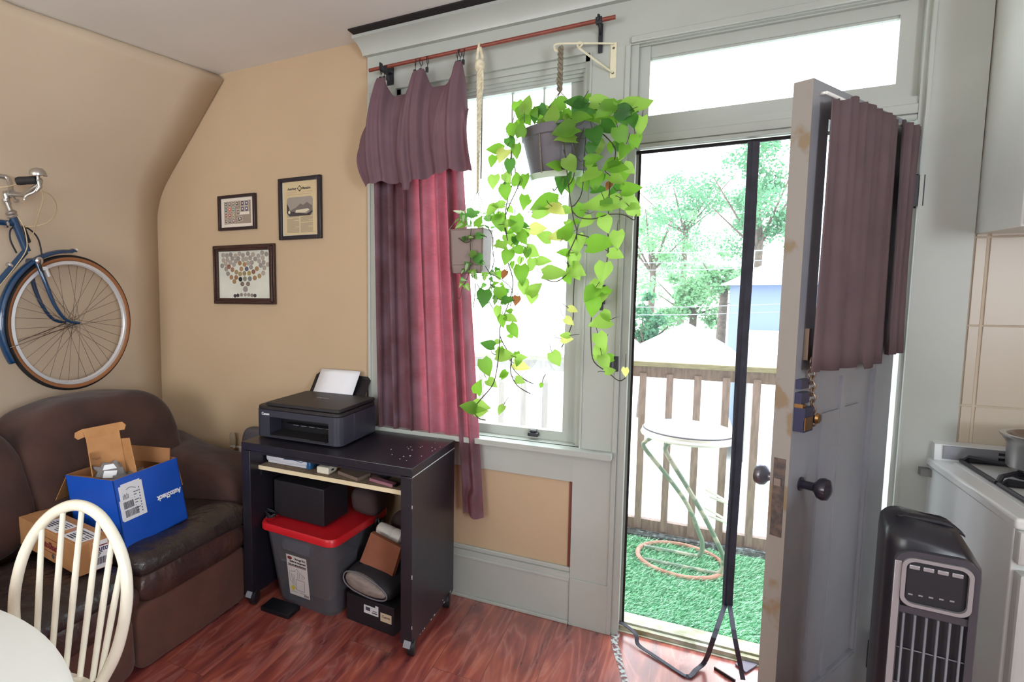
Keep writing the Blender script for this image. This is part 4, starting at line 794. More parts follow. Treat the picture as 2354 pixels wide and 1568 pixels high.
# black speaker-like box and cable on the lid
q = MB(); q.T = Matrix.Translation((-1.54,-.325,.3985)) @ Matrix.Rotation(radians(-3),4,'Z'); q.box((-.148,-.10,0),(.148,.10,.175), .004); tag(q.build('black_carton', M('matt black card',(26,23,29),.6)), 'plain black carton sitting on the red lid of the storage bin', 'box')
q = MB(); r = random.Random(6); c = V((-1.69,-.45,.404)); q.tube(smooth_path([c+V((.028*cos(t*1.9)+r.uniform(-.006,.006), .02*sin(t*1.9), .012*(t%3)+.0)) for t in range(11)],4), .004, 6); q.mat(m_chrome); q.lathe([(.0045,0),(.0045,.004)], c+V((.0,-.03,.004)), 10, (0,-1,0)); tag(q.build('coiled_cable', m_blackp), 'small coil of black cable on the red lid beside the black carton', 'cable')
q = MB(); q.super((-1.30,-.155,.462), (.075,.10,.062), .5, .6, 30, 14, crumple(21,.012)); tag(q.build('fabric_pouch', M('dark mauve brown fabric',(72,56,58),.9)), 'dark brown fabric pouch on the back corner of the red bin lid', 'pouch')
q = MB(); q.box((-1.66,-.482,0),(-1.50,-.575,.022), .004); tag(q.build('power_strip', m_blackp), 'flat black power strip on the floor below the clear bin', 'power strip')
# right-hand pile: black carton, zipped case, cardboard piece, white appliance
bb_ = thing('labelled_carton', 'low black carton with two paper labels at the foot of the right desk leg', 'box', (-1.15,-.3,0))
q = MB(); q.T = Matrix.Translation((-1.135,-.29,0)) @ Matrix.Rotation(radians(-5),4,'Z'); q.box((-.125,-.165,0),(.125,.165,.125), .003); T3 = q.T.copy(); q.build('carton', M('black carton board',(28,25,32),.55), bb_)
q = MB(); q.T = T3; q.box((-.03,-.1665,.062),(.045,-.165,.098)); q.box((.03,-.1668,.092),(.045,-.165,.108)); q.build('paper_label', m_lab, bb_); q = MB(); q.T = T3; q.box((-.02,-.1672,.076),(.003,-.1666,.092)); q.box((.012,-.1672,.07),(.04,-.1666,.075)); q.box((.016,-.1672,.08),(.038,-.1666,.083)); q.build('label_print', m_ink, bb_)
q = MB(); q.T = T3; q.box((.056,-.1665,.05),(.112,-.165,.088)); q.build('paper_label', M('cream label',(216,200,172),.6), bb_); text('lettering', 'Canon', .016, T3 @ frame((.064,-.1667,.068),(1,0,0),(0,0,1)), M('red brown print',(110,60,48),.7), bb_, bold=.0003, sx=.95)
zc = V((-1.155,-.325,.185)); cs = thing('zip_case', 'grey padded zip case lying on the low black carton', 'case', (zc.x,zc.y,.126))
TZ = Matrix.Translation(zc) @ Matrix.Rotation(radians(-4),4,'Z') @ Matrix.Rotation(radians(10),4,'Y')
q = MB(); q.T = TZ; q.super((0,0,0),(.125,.14,.05),.35,.75,40,18); q.build('shell', M('black nylon',(40,38,44),.7), cs)
q = MB(); q.T = TZ; q.super((-.006,-.125,0),(.108,.03,.038),.8,.9,30,12,lambda p: V((p.x,p.y,p.z*(1-.25*p.x/.11)))); q.build('end_panel', M('grey mesh fabric',(150,138,132),.85,(128,116,112),30,stretch=(1,1,4)), cs)
q = MB(); q.T = TZ; q.tube([V((-.006+.114*math.copysign(abs(cos(t))**.8,cos(t)), -.138, .042*math.copysign(abs(sin(t))**.9,sin(t))*(1-.2*cos(t)))) for t in [2*pi*i/36 for i in range(36)]], .0035, 6, True); q.build('zip_piping', M('grey piping',(120,118,124),.6), cs)
P = [ay(px,py,-.36) for px,py in ((832,1287),(905,1325),(917,1258),(848,1222))]; 
q = MB(); q.prism([P[0]+V((0,-.02,0)),P[1]+V((0,-.02,0)),P[2]+V((0,.02,-.012)),P[3]+V((0,.02,-.012))], (0.006,.02,.0)); tag(q.build('cardboard_piece', M('brown card',(150,94,70),.85,(140,84,62),12)), 'tilted brown cardboard piece leaning above the grey zip case', 'cardboard')
ap = thing('white_appliance', 'white rounded appliance with black cord behind the tilted cardboard', 'appliance', (-1.11,-.17,.24))
c0,c1 = ay(880,1218,-.24), ay(925,1240,-.24); q = MB(); d = (c1-c0).normalized(); q.lathe([(.012,-.03),(.03,-.02),(.034,0),(.036,.05),(.033,.055),(.036,.06),(.036,.1),(.02,.11)], c0, 24, d); q.build('housing', m_white, ap)
q = MB(); q.tube(smooth_path([ay(858,1222,-.2),ay(864,1198,-.2),ay(868,1188,-.18),ay(873,1205,-.19),ay(880,1196,-.2),ay(884,1210,-.21),ay(876,1222,-.22),ay(868,1216,-.22),ay(874,1206,-.21)],5), .006, 8); q.build('cord', m_blackp, ap)
q = MB(); q.super((-1.11,-.115,.30),(.10,.04,.115),.6,.7,26,14); q.build('shade', M('dark brown shade',(64,48,48),.8), ap)
q = MB(); q.box((-1.19,-.165,.126),(-1.02,-.085,.225)); q.build('stand', m_blackp, ap)

# ------------------------------------------------------------------ between sofa and desk: night light and grey bag
nl = ay(535,1015,-.04); t_ = thing('night_light', 'clear glass tube night light with brass base on the beige wall above the sofa arm', 'night light', (nl.x,-.04,nl.z-.06))
q = MB(); q.lathe([(.004,-.04),(.0165,-.036),(.0175,.03),(.016,.046),(.014,.05)], (nl.x,-.04,nl.z), 20); mg_ = M('clear glass',(240,240,240),.05); mg_.node_tree.nodes['Principled BSDF'].inputs['Transmission Weight'].default_value = .92; mg_.node_tree.nodes['Principled BSDF'].inputs['IOR'].default_value = 1.15; q.build('glass_tube', mg_, t_)
q = MB(); q.lathe([(.012,-.062),(.02,-.058),(.026,-.044),(.024,-.042),(.012,-.042)], (nl.x,-.04,nl.z), 20); q.box((nl.x-.012,-.04,nl.z-.06),(nl.x+.012,0,nl.z-.046)); q.build('brass_base', m_brass, t_)
q = MB(); q.box((nl.x-.035,-.005,nl.z-.125),(nl.x+.035,0,nl.z-.035), .002); q.build('socket_plate', m_white, t_)
def bagfn(p): p = crumple(31,.012)(p); p.x += .03*max(0,p.z)/.35*(1 if p.x < 0 else 0); return p
q = MB(); bgc = ay(590,1000,-.07); q.super((bgc.x+.0,-.066,.355),(.115,.05,.352),.5,.32,36,22,bagfn); tag(q.build('grey_bag', M('dark grey bag',(84,80,88),.6,bump=.2,bscale=20)), 'dark grey bag standing between sofa arm and desk below the printer', 'bag')
# ------------------------------------------------------------------ curtain rod, rings and the mauve curtain
m_rod = M('red brown wood rod', (136,62,46), .4, (118,52,40), 20, stretch=(1,8,8))
YR = -.092
rd = thing('curtain_rod', 'slim red-brown wooden rod across the top of the window', 'curtain rod', (-.8,YR,2.5))
ra_, rb_ = ay(849,162,YR), ay(1415,39,YR); q = MB(); q.tube([ra_,rb_], .0085, 14); q.build('rod', m_rod, rd)
def rodz(x): return ra_.z+(rb_.z-ra_.z)*(x-ra_.x)/(rb_.x-ra_.x)
p = ay(880,155,YR); q = MB(); q.box((p.x-.012,YR-.012,p.z-.014),(p.x+.022,-.02,p.z+.002)); q.box((p.x-.012,YR-.014,p.z-.014),(p.x-.006,YR+.012,p.z+.02)); q.box((p.x-.012,-.026,p.z-.06),(p.x+.022,-.02,p.z+.02)); q.build('bracket', m_black, rd)
p = ay(1377,47,YR); q = MB(); q.box((p.x-.008,-.028,p.z-.10),(p.x+.008,-.0335,p.z+.01)); q.tube(smooth_path([V((p.x,-.03,p.z-.03)),V((p.x,-.06,p.z-.014)),V((p.x,YR,p.z-.012)),V((p.x,YR-.014,p.z+.004)),V((p.x,YR-.01,p.z+.018))],4), .006, 8, flat=.5); q.box((p.x-.012,YR-.012,p.z-.013),(p.x+.012,YR+.012,p.z+.012), .003); q.build('bracket', m_black, rd)
m_cur = trans_mat('mauve curtain cloth', (120,94,106), (236,108,126), .2, .9, (96,68,74), weave=70)
m_val = trans_mat('doubled mauve cloth', (114,87,96), (190,90,105), .04, .9, (107,81,90))
cur = thing('curtain', 'long mauve curtain with a folded-over valance clipped to the rod, glowing red at the window', 'curtain', (-1.1,-.1,.43))
fold = lambda u: .020*sin(2*pi*6.2*u+.4)+.008*sin(2*pi*13*u+1.3)+.006*sin(2*pi*2.7*u)
def panel(u, v):           # long panel hanging behind the desk
    z = 2.36 - v*(2.36-.80)
    xl = -1.338 + .02*v; xr = -.955 + .085*v**1.2 
    ph = 2*pi*5.3*u+.8+.5*sin(5*u)+.35*sin(2.2*v+3*u); x = xl+(xr-xl)*u+(.030-.018*u)*sin(ph)*(.85+.25*sin(7*u)); y = -.058+.022*cos(ph)+.006*sin(2*pi*11*u); y = min(y, -.03); return V((x, y, z))
q = MB(); q.grid(panel, 150, 40); q.build('panel', m_cur, cur, solid=0, sharp=80)
def back(u, v):
    p = panel(.52*u, v); ph = 2*pi*4*u; return V((p.x+.012*sin(ph+1), -.0265-.0025*(1+sin(ph)), p.z))
q = MB(); q.grid(back, 60, 20); q.build('back_layer', m_cur, cur, sharp=80)
def edge(u, v):            # outer edge that falls free beside the desk
    z = 2.30 - v*(2.30-.433) + .012*sin(6*u)*v; x = -.962+.108*v**1.1 + (.062+.03*v)*u - .02*(v>.95)*sin(pi*u); y = -.075-.020*sin(2*pi*1.6*u+.6)-.012*sin(9*u+4*v); return V((x, y, z))
q = MB(); q.grid(edge, 34, 46); q.build('edge_fold', m_cur, cur, sharp=80)
# valance: the doubled top, gathered in three bunches of clips
bpx = lambda a,b_: (((ay(a,150,YR).x+ay(b_,150,YR).x)/2), (ay(b_,150,YR).x-ay(a,150,YR).x)/2)
bun = [bpx(872,894), bpx(952,986), bpx(1049,1069)]
def val(u, v):
    x0,x1 = -1.352,-.815
    x = x0+(x1-x0)*u
    zt = rodz(x)-.056
    for (ca,wa),(cb,wb) in zip(bun, bun[1:]):
        a,b_ = ca+wa, cb-wb
        if a < x < b_: t = (x-a)/(b_-a); zt -= .088*(1-abs(2*t-1)**1.7)
    if x < bun[0][0]-bun[0][1]: zt -= .26*min(1,(bun[0][0]-bun[0][1]-x)/.075)**1.2
    if x > bun[-1][0]+bun[-1][1]: zt -= .20*min(1,(x-bun[-1][0]-bun[-1][1])/.04)**1.3
    zb = 1.962 + .012*sin(2*pi*1.5*u+.5) + (.03*u) - .028*(abs(u-.42)<.03) + .005*sin(2*pi*6.5*u)
    z = zt+(zb-zt)*v
    # draw cloth towards the bunches near the top
    c,w = min(bun, key=lambda b: abs(b[0]-x)); g = (1-v)**2
    x2 = x + (c-x)*.30*g*(1 if abs(x-c) < .10 else .0+.0)
    out = .035+.055*sin(pi*min(1,v*1.05))**.8
    f = (.013*sin(2*pi*6.5*u+.5+.8*v)+.004*sin(2*pi*15*u+2*v)+.016*sin(2*pi*3.1*u+1.5))*(.6+.5*v)
    return V((x2 - .02*sin(pi*v)*(u<.04), YR - .012 - out + f*.9 + .02*(1-v)**3, z))
q = MB(); q.grid(val, 150, 34); q.build('valance', m_val, cur, sharp=80)
for px_,py_ in ((876,176),(884,174),(892,172),(955,155),(968,152),(983,150),(1052,132),(1058,131),(1066,130)):
    c = ay(px_,py_-22,YR); c.z = rodz(c.x)-.006; q = MB(); a = random.uniform(-.6,.6); d = V((sin(a),cos(a),0))
    q.tube([c+d*(.0155*cos(t))+V((0,0,.0155*sin(t)-.0045)) for t in [2*pi*i/16 for i in range(16)]], .0017, 6, True); q.tube([c-V((0,0,.02)),c-V((0,0,.034))], .0016, 6); q.box(c+V((-.006,-.012,-.058)),c+V((.006,.0,-.036)), .002); q.build('clip_ring', m_black, cur)

# ------------------------------------------------------------------ hanging plants
m_rope = M('cotton macrame rope', (232,224,198), .9, (208,196,166), 60); m_cordd = M('grey jute cord', (140,130,112), .9, (118,106,90), 70); m_vine = M('vine stem', (70,74,48), .7, (56,52,38), 30)
def leafmat(n, c, t, f=.55): return trans_mat(n, c, t, f, .45)
L_mid = leafmat('pothos leaf', (104,152,50), (136,190,58)); L_dark = leafmat('deep green leaf', (58,112,44), (92,150,52)); L_lite = leafmat('lime leaf', (140,182,72), (166,206,92)); L_yel = leafmat('yellowing and lime-glow leaf', (206,208,110), (224,228,130)); L_brn = leafmat('dry brown leaf', (146,92,52), (176,110,60), .3)  # yellow leaf colour also stands in for the pale glow on some leaves
L_var = leafmat('variegated leaf', (74,134,62), (130,190,90)); L_pale = leafmat('pale leaf edge', (206,220,180), (235,245,210))
def leaf(q, base, tip, wd, nrm, m, cup=.12, wave=0, lobes=False):
    base, tip = V(base), V(tip); d = tip-base; L_ = d.length; d.normalize(); n = V(nrm); n = (n-d*n.dot(d)); n = n.normalized() if n.length > 1e-4 else d.orthogonal().normalized(); s = d.cross(n); q.mat(m)
    st_ = [(0,.0),(.0,.30),(.06,.42),(.18,.50),(.34,.49),(.52,.40),(.70,.27),(.86,.13),(1,.0)]
    if lobes: st_ = [(0,0),(.04,.34),(.10,.52),(.22,.34),(.36,.46),(.48,.25),(.66,.24),(.84,.12),(1,0)]
    mid, lf, rt = [], [], []
    for i,(t,w_) in enumerate(st_):
        back = -.10*L_ if (i == 1 and not lobes) else 0
        c = base+d*(L_*t+back) + n*(-cup*L_*(t-.5)**2*2.2)
        cm = base+d*(L_*t) + n*(-cup*L_*(t-.5)**2*2.2)
        mid.append(q.v(cm)); off = n*(cup*L_*w_*.8 + wave*L_*.06*sin(t*9)); lf.append(q.v(c+s*(wd*w_)+off)); rt.append(q.v(c-s*(wd*w_)+off*(1-.3*wave)))
    for i in range(len(st_)-1):
        q.f([mid[i],mid[i+1],lf[i+1],lf[i]], True); q.f([mid[i+1],mid[i],rt[i],rt[i+1]], True)
# -- pothos in the grey pot
PY = -.17; pcx = ay(1283,350,PY).x; zr = ay(1283,300,PY).z; zb = ay(1283,404,PY).z
po = thing('pothos', 'large trailing lime green pothos in a grey hanging pot between window and door', 'plant', (pcx,PY,zb))
m_pot = M('grey plastic pot', (104,100,108), .6, (96,92,100), 8, bump=.12, bscale=120); RT,RB = .138,.102
q = MB(); q.lathe([(.02,zb+.008),(RB-.01,zb),(RB,zb+.006),(RT-.004,zr-.038),(RT+.002,zr-.034),(RT+.006,zr),(RT,zr+.003),(RT-.008,zr),(RT-.012,zr-.02),(.02,zr-.024)], (pcx,PY,0), 48); q.build('pot', m_pot, po)
q = MB(); q.lathe([(.02,zb-.022),(.105,zb-.02),(.116,zb+.001),(.112,zb+.002),(.10,zb-.014),(.02,zb-.016)], (pcx,PY,0), 40); q.build('saucer', M('pale clear saucer',(206,222,206),.2), po)
q = MB(); q.lathe([(.01,zr-.023),(RT-.012,zr-.02),(RT-.014,zr-.014),(.01,zr-.006)], (pcx,PY,0), 30); q.build('soil', M('potting soil',(62,46,38),.95), po)
hk = ay(1289,107,-.11)
q = MB()
for k in range(3):
    a = radians(250+120*k); q.tube([V((pcx+RT*cos(a),PY+RT*sin(a),zr)), V((pcx,PY,zr))+ (V((hk.x,hk.y,2.27))-V((pcx,PY,zr)))*.99], .0018, 6); q.tube([V((pcx+(RT+.004)*cos(a),PY+(RT+.004)*sin(a),zr)), V((pcx+(RB+.012)*cos(a),PY+(RB+.012)*sin(a),zb-.004))], .0022, 6)
top = V((hk.x,hk.y,2.27))
q.tube([top.lerp(hk,t)+V((.006*sin(t*28),.006*cos(t*28),0)) for t in [i/30 for i in range(31)]], .0062, 8); q.tube([top.lerp(hk,t)+V((-.006*sin(t*28),-.006*cos(t*28),0)) for t in [i/30 for i in range(31)]], .0062, 8)
r = random.Random(3)
for k in range(9): t = (k%3)*.2+.0; c = top.lerp(hk,t); q.tube([c, c+V((r.uniform(-.02,.02),r.uniform(-.015,.015),-.02-r.uniform(0,.02)))], [.0022,.0008], 5)
q.build('hanger_cord', m_cordd, po)
Z6 = .4973
def zp(X,Y,y): return ay(1000+Z6*X, 200+Z6*Y, y)
vines = [[(405,195),(370,215),(355,260),(352,330),(372,400),(335,520),(322,640),(335,710),(325,770),(360,890),(345,985),(310,1080),(300,1150),(345,1240),(360,1300),(410,1350),(455,1372)],
 [(335,710),(325,600),(380,470),(400,420)],[(300,1150),(292,1260),(270,1370),(215,1440),(178,1490),(200,1530),(235,1540)],[(355,1250),(350,1320),(380,1380),(440,1418)],
 [(590,180),(640,260),(640,330),(560,470),(545,470)],[(590,200),(620,480),(640,610),(655,680),(615,780),(615,855),(560,900),(500,885)],[(655,680),(650,800),(640,960),(635,1090),(585,1205)],
 [(740,190),(800,240),(835,300),(810,430),(800,640),(800,760),(780,880),(740,990),(722,1080),(722,1190),(735,1270),(800,1320),(850,1358),(880,1345)],
 [(700,200),(690,330),(680,480),(650,540),(630,560),(660,600),(730,610),(800,590),(870,590),(920,615),(930,590)],[(655,680),(700,690),(710,695)],[(690,190),(650,300),(640,420),(600,470)]]
q = MB()
for i,vn in enumerate(vines):
    y0 = PY-.09-.02*(i%3); n_ = len(vn); P = [zp(X,Y, y0+ (.03 if k>2 else 0)+ .012*sin(k*1.7+i)) for k,(X,Y) in enumerate(vn)]; q.tube(smooth_path(P,4), .0021, 6)
q.build('vines', m_vine, po)
LV_ = '''660,110,95,120d 640,70,85,190d 770,65,90,0m 830,100,95,20m 930,75,110,-15m 975,75,75,-20l 890,120,90,15d 950,185,90,100m 915,160,70,80d 870,145,80,60d 680,140,85,0m 590,200,100,170m 600,240,95,180m 650,205,55,0m 500,165,50,20m 545,115,80,-80l 575,165,45,200d 425,75,80,-75m 395,120,65,105m 462,122,48,60m 355,205,70,95m 398,190,66,-85m 352,262,55,60d 377,300,62,90m 740,230,90,70d 810,190,90,30d 860,230,90,70m 780,110,90,150m 705,95,70,200d 930,250,70,80m 720,290,60,100d 870,300,80,110m
275,288,72,180m 310,318,66,115y 265,345,50,110m 345,370,62,100d 270,440,62,95l 335,425,50,60m 378,420,62,-95m 412,440,66,95m 325,490,66,90m 412,535,66,95m 290,545,55,180l 258,570,60,130l 300,630,75,80m 350,628,55,-10m 380,645,90,80m 298,732,56,180m 350,712,66,60m 408,700,66,60m 452,765,66,30l 332,790,66,110m 375,752,55,180m 425,770,50,100m 505,805,66,0m 448,822,55,95l 400,872,90,85m 410,928,66,90l 465,930,76,-45m 448,975,60,100l 305,962,66,80m 340,985,50,0d 225,980,76,95d 290,1045,56,95l 355,1072,56,20m 312,1085,56,90m 365,1130,66,60m 240,1190,60,190d 330,1240,80,0m 402,1250,44,0l 238,1300,78,70m 402,1290,70,15y 395,1358,44,20m 200,1385,66,-65m 265,1370,52,30l 150,1480,66,190m 215,1478,76,0m 215,1500,60,-10l 303,1495,46,120m 490,1382,26,110m 375,990,44,100b 318,870,40,120b
548,362,66,190m 628,362,76,60l 738,330,76,-10m 808,360,86,150m 850,372,90,10m 708,412,96,150m 742,440,86,90m 846,430,76,30l 912,470,90,-5m 900,380,66,40m 500,540,120,165m 495,580,76,0l 590,440,110,100d 620,460,70,80m 572,570,66,30y 530,560,56,180y 760,540,165,170l 910,540,95,25l 925,575,70,40l 790,640,76,75m 612,660,86,-60m 480,655,70,0y 500,690,70,200l 560,690,80,170y 655,730,96,90l 775,722,130,-5m 842,710,90,90l 840,775,70,20l 590,765,56,185m 640,800,76,90l 560,860,106,0l 660,850,80,30l 775,860,96,100l 745,930,80,100l 715,960,80,130m 730,1022,90,100m 758,1090,96,165m 770,1180,86,65m 755,1230,80,120l 785,1278,76,70m 812,1312,50,-10l 640,1030,44,20y 622,1085,50,35y 612,1165,52,0y 598,1148,44,180l 800,460,44,120b 880,1320,44,90y 560,1260,70,60l 800,550,66,60m 690,450,70,70m 660,570,60,200m'''.split()
q = MB(); r = random.Random(12)
for i,tok in enumerate(LV_):
    k = tok[-1]; X,Y,L_,a = tok[:-1].split(','); X,Y,L_,a = float(X),float(Y),float(L_)*1.12,radians(float(a)); dp_ = PY-.10-.05*r.random() if Y < 320 else PY-.075-.05*r.random()
    if 380 < X < 780 and 180 < Y < 420: dp_ = PY-.155
    c = zp(X,Y,dp_); sc_ = (zp(X+1,Y,dp_)-c).length*1.0; d = (RX*cos(a)+RY*sin(a)); d = V((d.x,d.y*.4+r.uniform(-.28,.28),d.z)).normalized()
    base = c - d*(L_*.5*sc_); tip = c + d*(L_*.5*sc_)
    nr = V((r.uniform(-.5,.5),-1,r.uniform(-.1,.9)))
    leaf(q, base, tip, L_*sc_*r.uniform(.68,.9), nr, {'m':r.choice((L_mid,L_mid,L_lite)),'d':L_dark,'l':L_lite,'y':L_yel,'b':L_brn}[k], r.uniform(.08,.25), r.choice((0,.5)))
    # leaf stalk
    if r.random() < .75: q.mat(m_vine); q.tube([base, base-d*.02+V((0,.012,.004)), base-d*.03+V((0,.03,.02*r.random()))], .0013, 5)
def scatter(n, X0,X1,Y0,Y1, L0,L1, mats, dep=0):
    for _ in range(n):
        X,Y,L_,a = r.uniform(X0,X1), r.uniform(Y0,Y1), r.uniform(L0,L1), radians(r.choice((r.gauss(95,40), r.uniform(-20,200)))); dp_ = PY+dep-.10*r.random(); c = zp(X,Y,dp_); sc_ = (zp(X+1,Y,dp_)-c).length; d = RX*cos(a)+RY*sin(a); d = V((d.x,d.y*.4+r.uniform(-.4,.4),d.z)).normalized()
        leaf(q, c-d*(L_*.5*sc_), c+d*(L_*.5*sc_), L_*sc_*r.uniform(.7,.9), (r.uniform(-.5,.5),-1,r.uniform(-.1,.9)), r.choice(mats), r.uniform(.08,.25), .3)
scatter(18, 560,960, 60,170, 60,95, (L_mid,L_dark,L_mid,L_lite), .05); scatter(14, 700,930, 220,620, 55,85, (L_mid,L_lite,L_mid,L_dark), .0); scatter(14, 375,545, 90,190, 40,65, (L_mid,L_dark,L_lite))
scatter(16, 285,440, 430,960, 38,62, (L_mid,L_lite,L_mid,L_dark)); scatter(8, 590,700, 560,900, 50,80, (L_mid,L_lite)); scatter(9, 690,800, 860,1280, 50,75, (L_mid,L_lite)); scatter(8, 290,400, 1000,1340, 30,55, (L_mid,L_lite))
q.build('foliage', L_mid, po, sharp=180)
# wall bracket that carries it
br_ = thing('plant_bracket', 'cream triangular metal plant bracket on the casing beside the window', 'bracket', (-.273,-.02,2.32))
q = MB(); q.box((-.286,-.024,2.315),(-.262,-.02,2.452), .002); q.mat(M('screw head',(120,116,104),.4,metal=.6))
for z in (2.335,2.43): q.lathe([(.005,0),(.003,.002)], (-.274,-.024,z), 10, (0,-1,0))
q.build('plate', M('cream enamel',(226,218,190),.45), br_)
m_ce = M('cream enamel wire',(224,216,188),.45)
q = MB(); tp = V((hk.x-.012,hk.y,hk.z+.012)); a0_ = V((-.274,-.026,2.446)); q.tube(smooth_path([a0_, a0_.lerp(tp,.5)+V((0,0,.002)), tp, tp+V((-.012,0,-.012)), tp+V((-.004,0,-.026)), tp+V((.012,0,-.022))],5), .0042, 8); m1 = a0_.lerp(tp,.62)+V((0,0,-.004)); q.tube(smooth_path([V((-.274,-.026,2.335)), m1+V((.02,0,-.03)), m1+V((-.004,0,-.004)), m1+V((.0,0,.010)), m1+V((.014,0,.002)), m1+V((.004,0,-.010))],5), .004, 8); q.build('arm', m_ce, br_)
# -- small square pot on a knotted rope
sy = -.13; c0 = ay(1088,575,sy); sx0,sx1 = ay(1046,575,sy).x, ay(1122,575,sy).x; sz1 = ay(1088,530,sy).z; sz0 = ay(1088,628,sy).z
sp_ = thing('ivy_plant', 'small variegated ivy in a square taupe pot hanging on a rope by the curtain', 'plant', (c0.x,sy,sz0)); cx_ = (sx0+sx1)/2; hw = (sx1-sx0)/2
q = MB()
prof = [(-.02,sz0+.004,.78),(0,sz0,.86),(0,sz0+.03,.92),(0,sz1,1.0),(0,sz1+.002,1.03),(0,sz1-.012,.96)]
rings = [[q.v((x,y,z)) for x,y in rrect(cx_-hw*k,cx_+hw*k,sy-hw*k,sy+hw*k,.014)] for _,z,k in prof]; n_ = len(rings[0])
for a,b_ in zip(rings,rings[1:]):
    for k in range(n_): q.f([a[k],a[(k+1)%n_],b_[(k+1)%n_],b_[k]], True)
q.f(rings[0][::-1]); q.f(rings[-1]); q.tube([V((x,y,sz0+.035)) for x,y in rrect(cx_-hw*.94,cx_+hw*.94,sy-hw*.94,sy+hw*.94,.014)], .0016, 5, True); q.build('pot', M('taupe plastic pot',(134,116,112),.55), sp_)
q = MB(); rx = ay(1103,105,YR); rx.z = rodz(rx.x); kn = ay(1103,150,YR-.01); ed = ay(1098,440,sy)
q.tube([rx+V((0,-.0,.0))+V((0,.012*cos(t),.012*sin(t))) for t in [2*pi*i/14 for i in range(14)]], .0055, 8, True)
for s in (-1,1): q.tube([rx+V((s*.004,-.006,-.008)), kn+V((s*.012,0,.03)), kn+V((s*.004,0,0))], .0068, 8)
q.super(kn,(.021,.018,.024),.8,.8,16,10); 
for s in (0,2.1,4.2): q.tube([kn.lerp(ed,t)+V((.007*sin(t*60+s),.007*cos(t*60+s),0))*(1-.6*t) for t in [i/80 for i in range(81)]], [.0078-.0052*i/80 for i in range(81)], 6)
q.tube([kn+V((.012,0,-.02)), kn+V((.016,-.004,-.09)), kn+V((.006,-.004,-.17))], [.005,.0045,.002], 6)
q.build('hanger_rope', m_rope, sp_)
q = MB()
for sx_ in (-1,1):
    for sy_ in (-1,1): q.tube([ed, V((cx_+sx_*hw,sy+sy_*hw,sz1+.002)), V((cx_+sx_*hw*.98,sy+sy_*hw*.98,sz0+.01)), V((cx_,sy,sz0-.002))], .0013, 5)
q.build('hanger_wire', m_cordd, sp_)
q = MB(); q.box((cx_-hw*.9,sy-hw*.9,sz1-.02),(cx_+hw*.9,sy+hw*.9,sz1-.008)); q.build('soil', M('dark soil',(58,46,38),.95), sp_)
def yp(X,Y,y): return ay(1030+X*220/1232, 440+Y*280/1568, y)
q = MB(); r = random.Random(9); yv = sy-hw-.012
iv = [[(300,470),(285,620),(290,800),(290,930),(255,1100),(180,1260),(150,1380),(120,1350)],[(520,480),(570,570),(575,750),(590,900),(560,1050),(545,1190),(560,1290),(500,1330),(560,1480),(610,1530)],[(285,640),(220,660),(130,600)],[(300,640),(300,590),(400,560),(500,590)],[(350,1180),(345,1330),(325,1500)],[(480,960),(540,1050),(680,1130),(800,1230),(830,1330),(800,1480)],[(545,1190),(600,1250),(720,1380)],[(370,1190),(400,1240),(405,1290)]]
for k,vn in enumerate(iv): q.tube(smooth_path([yp(X,Y,yv-.006*sin(i*2+k)) for i,(X,Y) in enumerate(vn)],4), .0017, 5)
q.build('vines', m_vine, sp_)
q = MB()
for i in range(46):
    X,Y = r.uniform(110,600), r.uniform(250,470); c = yp(X,Y,sy+r.uniform(-hw,hw)*.9); a = r.uniform(0,2*pi); d = V((cos(a),r.uniform(-.6,.2),abs(sin(a))*.6-.1)).normalized(); L_ = r.uniform(.02,.042); leaf(q, c-d*L_*.5, c+d*L_*.5, L_*r.uniform(.28,.5), (r.uniform(-.5,.5),-1,.6), r.choice((L_var,L_var,L_pale,L_dark)), .2, .5)
for X,Y,L_,a in ((200,340,95,90),(320,290,120,20),(400,380,110,-60),(150,440,100,150),(540,350,90,20),(600,350,70,10),(240,970,95,110),(190,1030,60,120),(340,820,90,30),(400,890,120,60),(450,920,60,40),(320,1060,90,70),(350,1100,80,60),(250,1240,80,60),(200,1140,70,10),(160,1210,60,120),(470,1100,90,100),(580,1060,80,30),(450,1220,70,130),(560,1230,70,150),(440,1370,120,170),(480,1420,90,20),(670,1300,130,10),(740,1310,90,100),(610,1400,100,100),(720,1440,70,30),(640,1000,60,0),(560,1140,60,60),(620,1180,60,-10),(700,1200,50,40),(300,590,60,0),(420,570,90,-5),(210,620,60,80),(800,1390,60,90)):
    a = radians(a); L_ *= 1.45; c = yp(X,Y,yv-.012*r.random()); sc_ = .00172*220/1232; d = (RX*cos(a)+RY*sin(a)); d = V((d.x,d.y+r.uniform(-.3,.3),d.z)).normalized(); leaf(q, c-d*L_*.5*sc_, c+d*L_*.5*sc_, L_*sc_*.85, (r.uniform(-.4,.4),-1,.4), r.choice((L_var,L_mid,L_dark)), .15, .6, lobes=(Y>900 and i%1==0))
    if r.random() < .5: leaf(q, c-d*L_*.3*sc_-V((0,.002,0)), c+d*L_*.52*sc_-V((0,.002,0)), L_*sc_*.3, (r.uniform(-.4,.4),-1,.4), L_pale, .15, .6)
q.build('foliage', L_var, sp_, sharp=180)
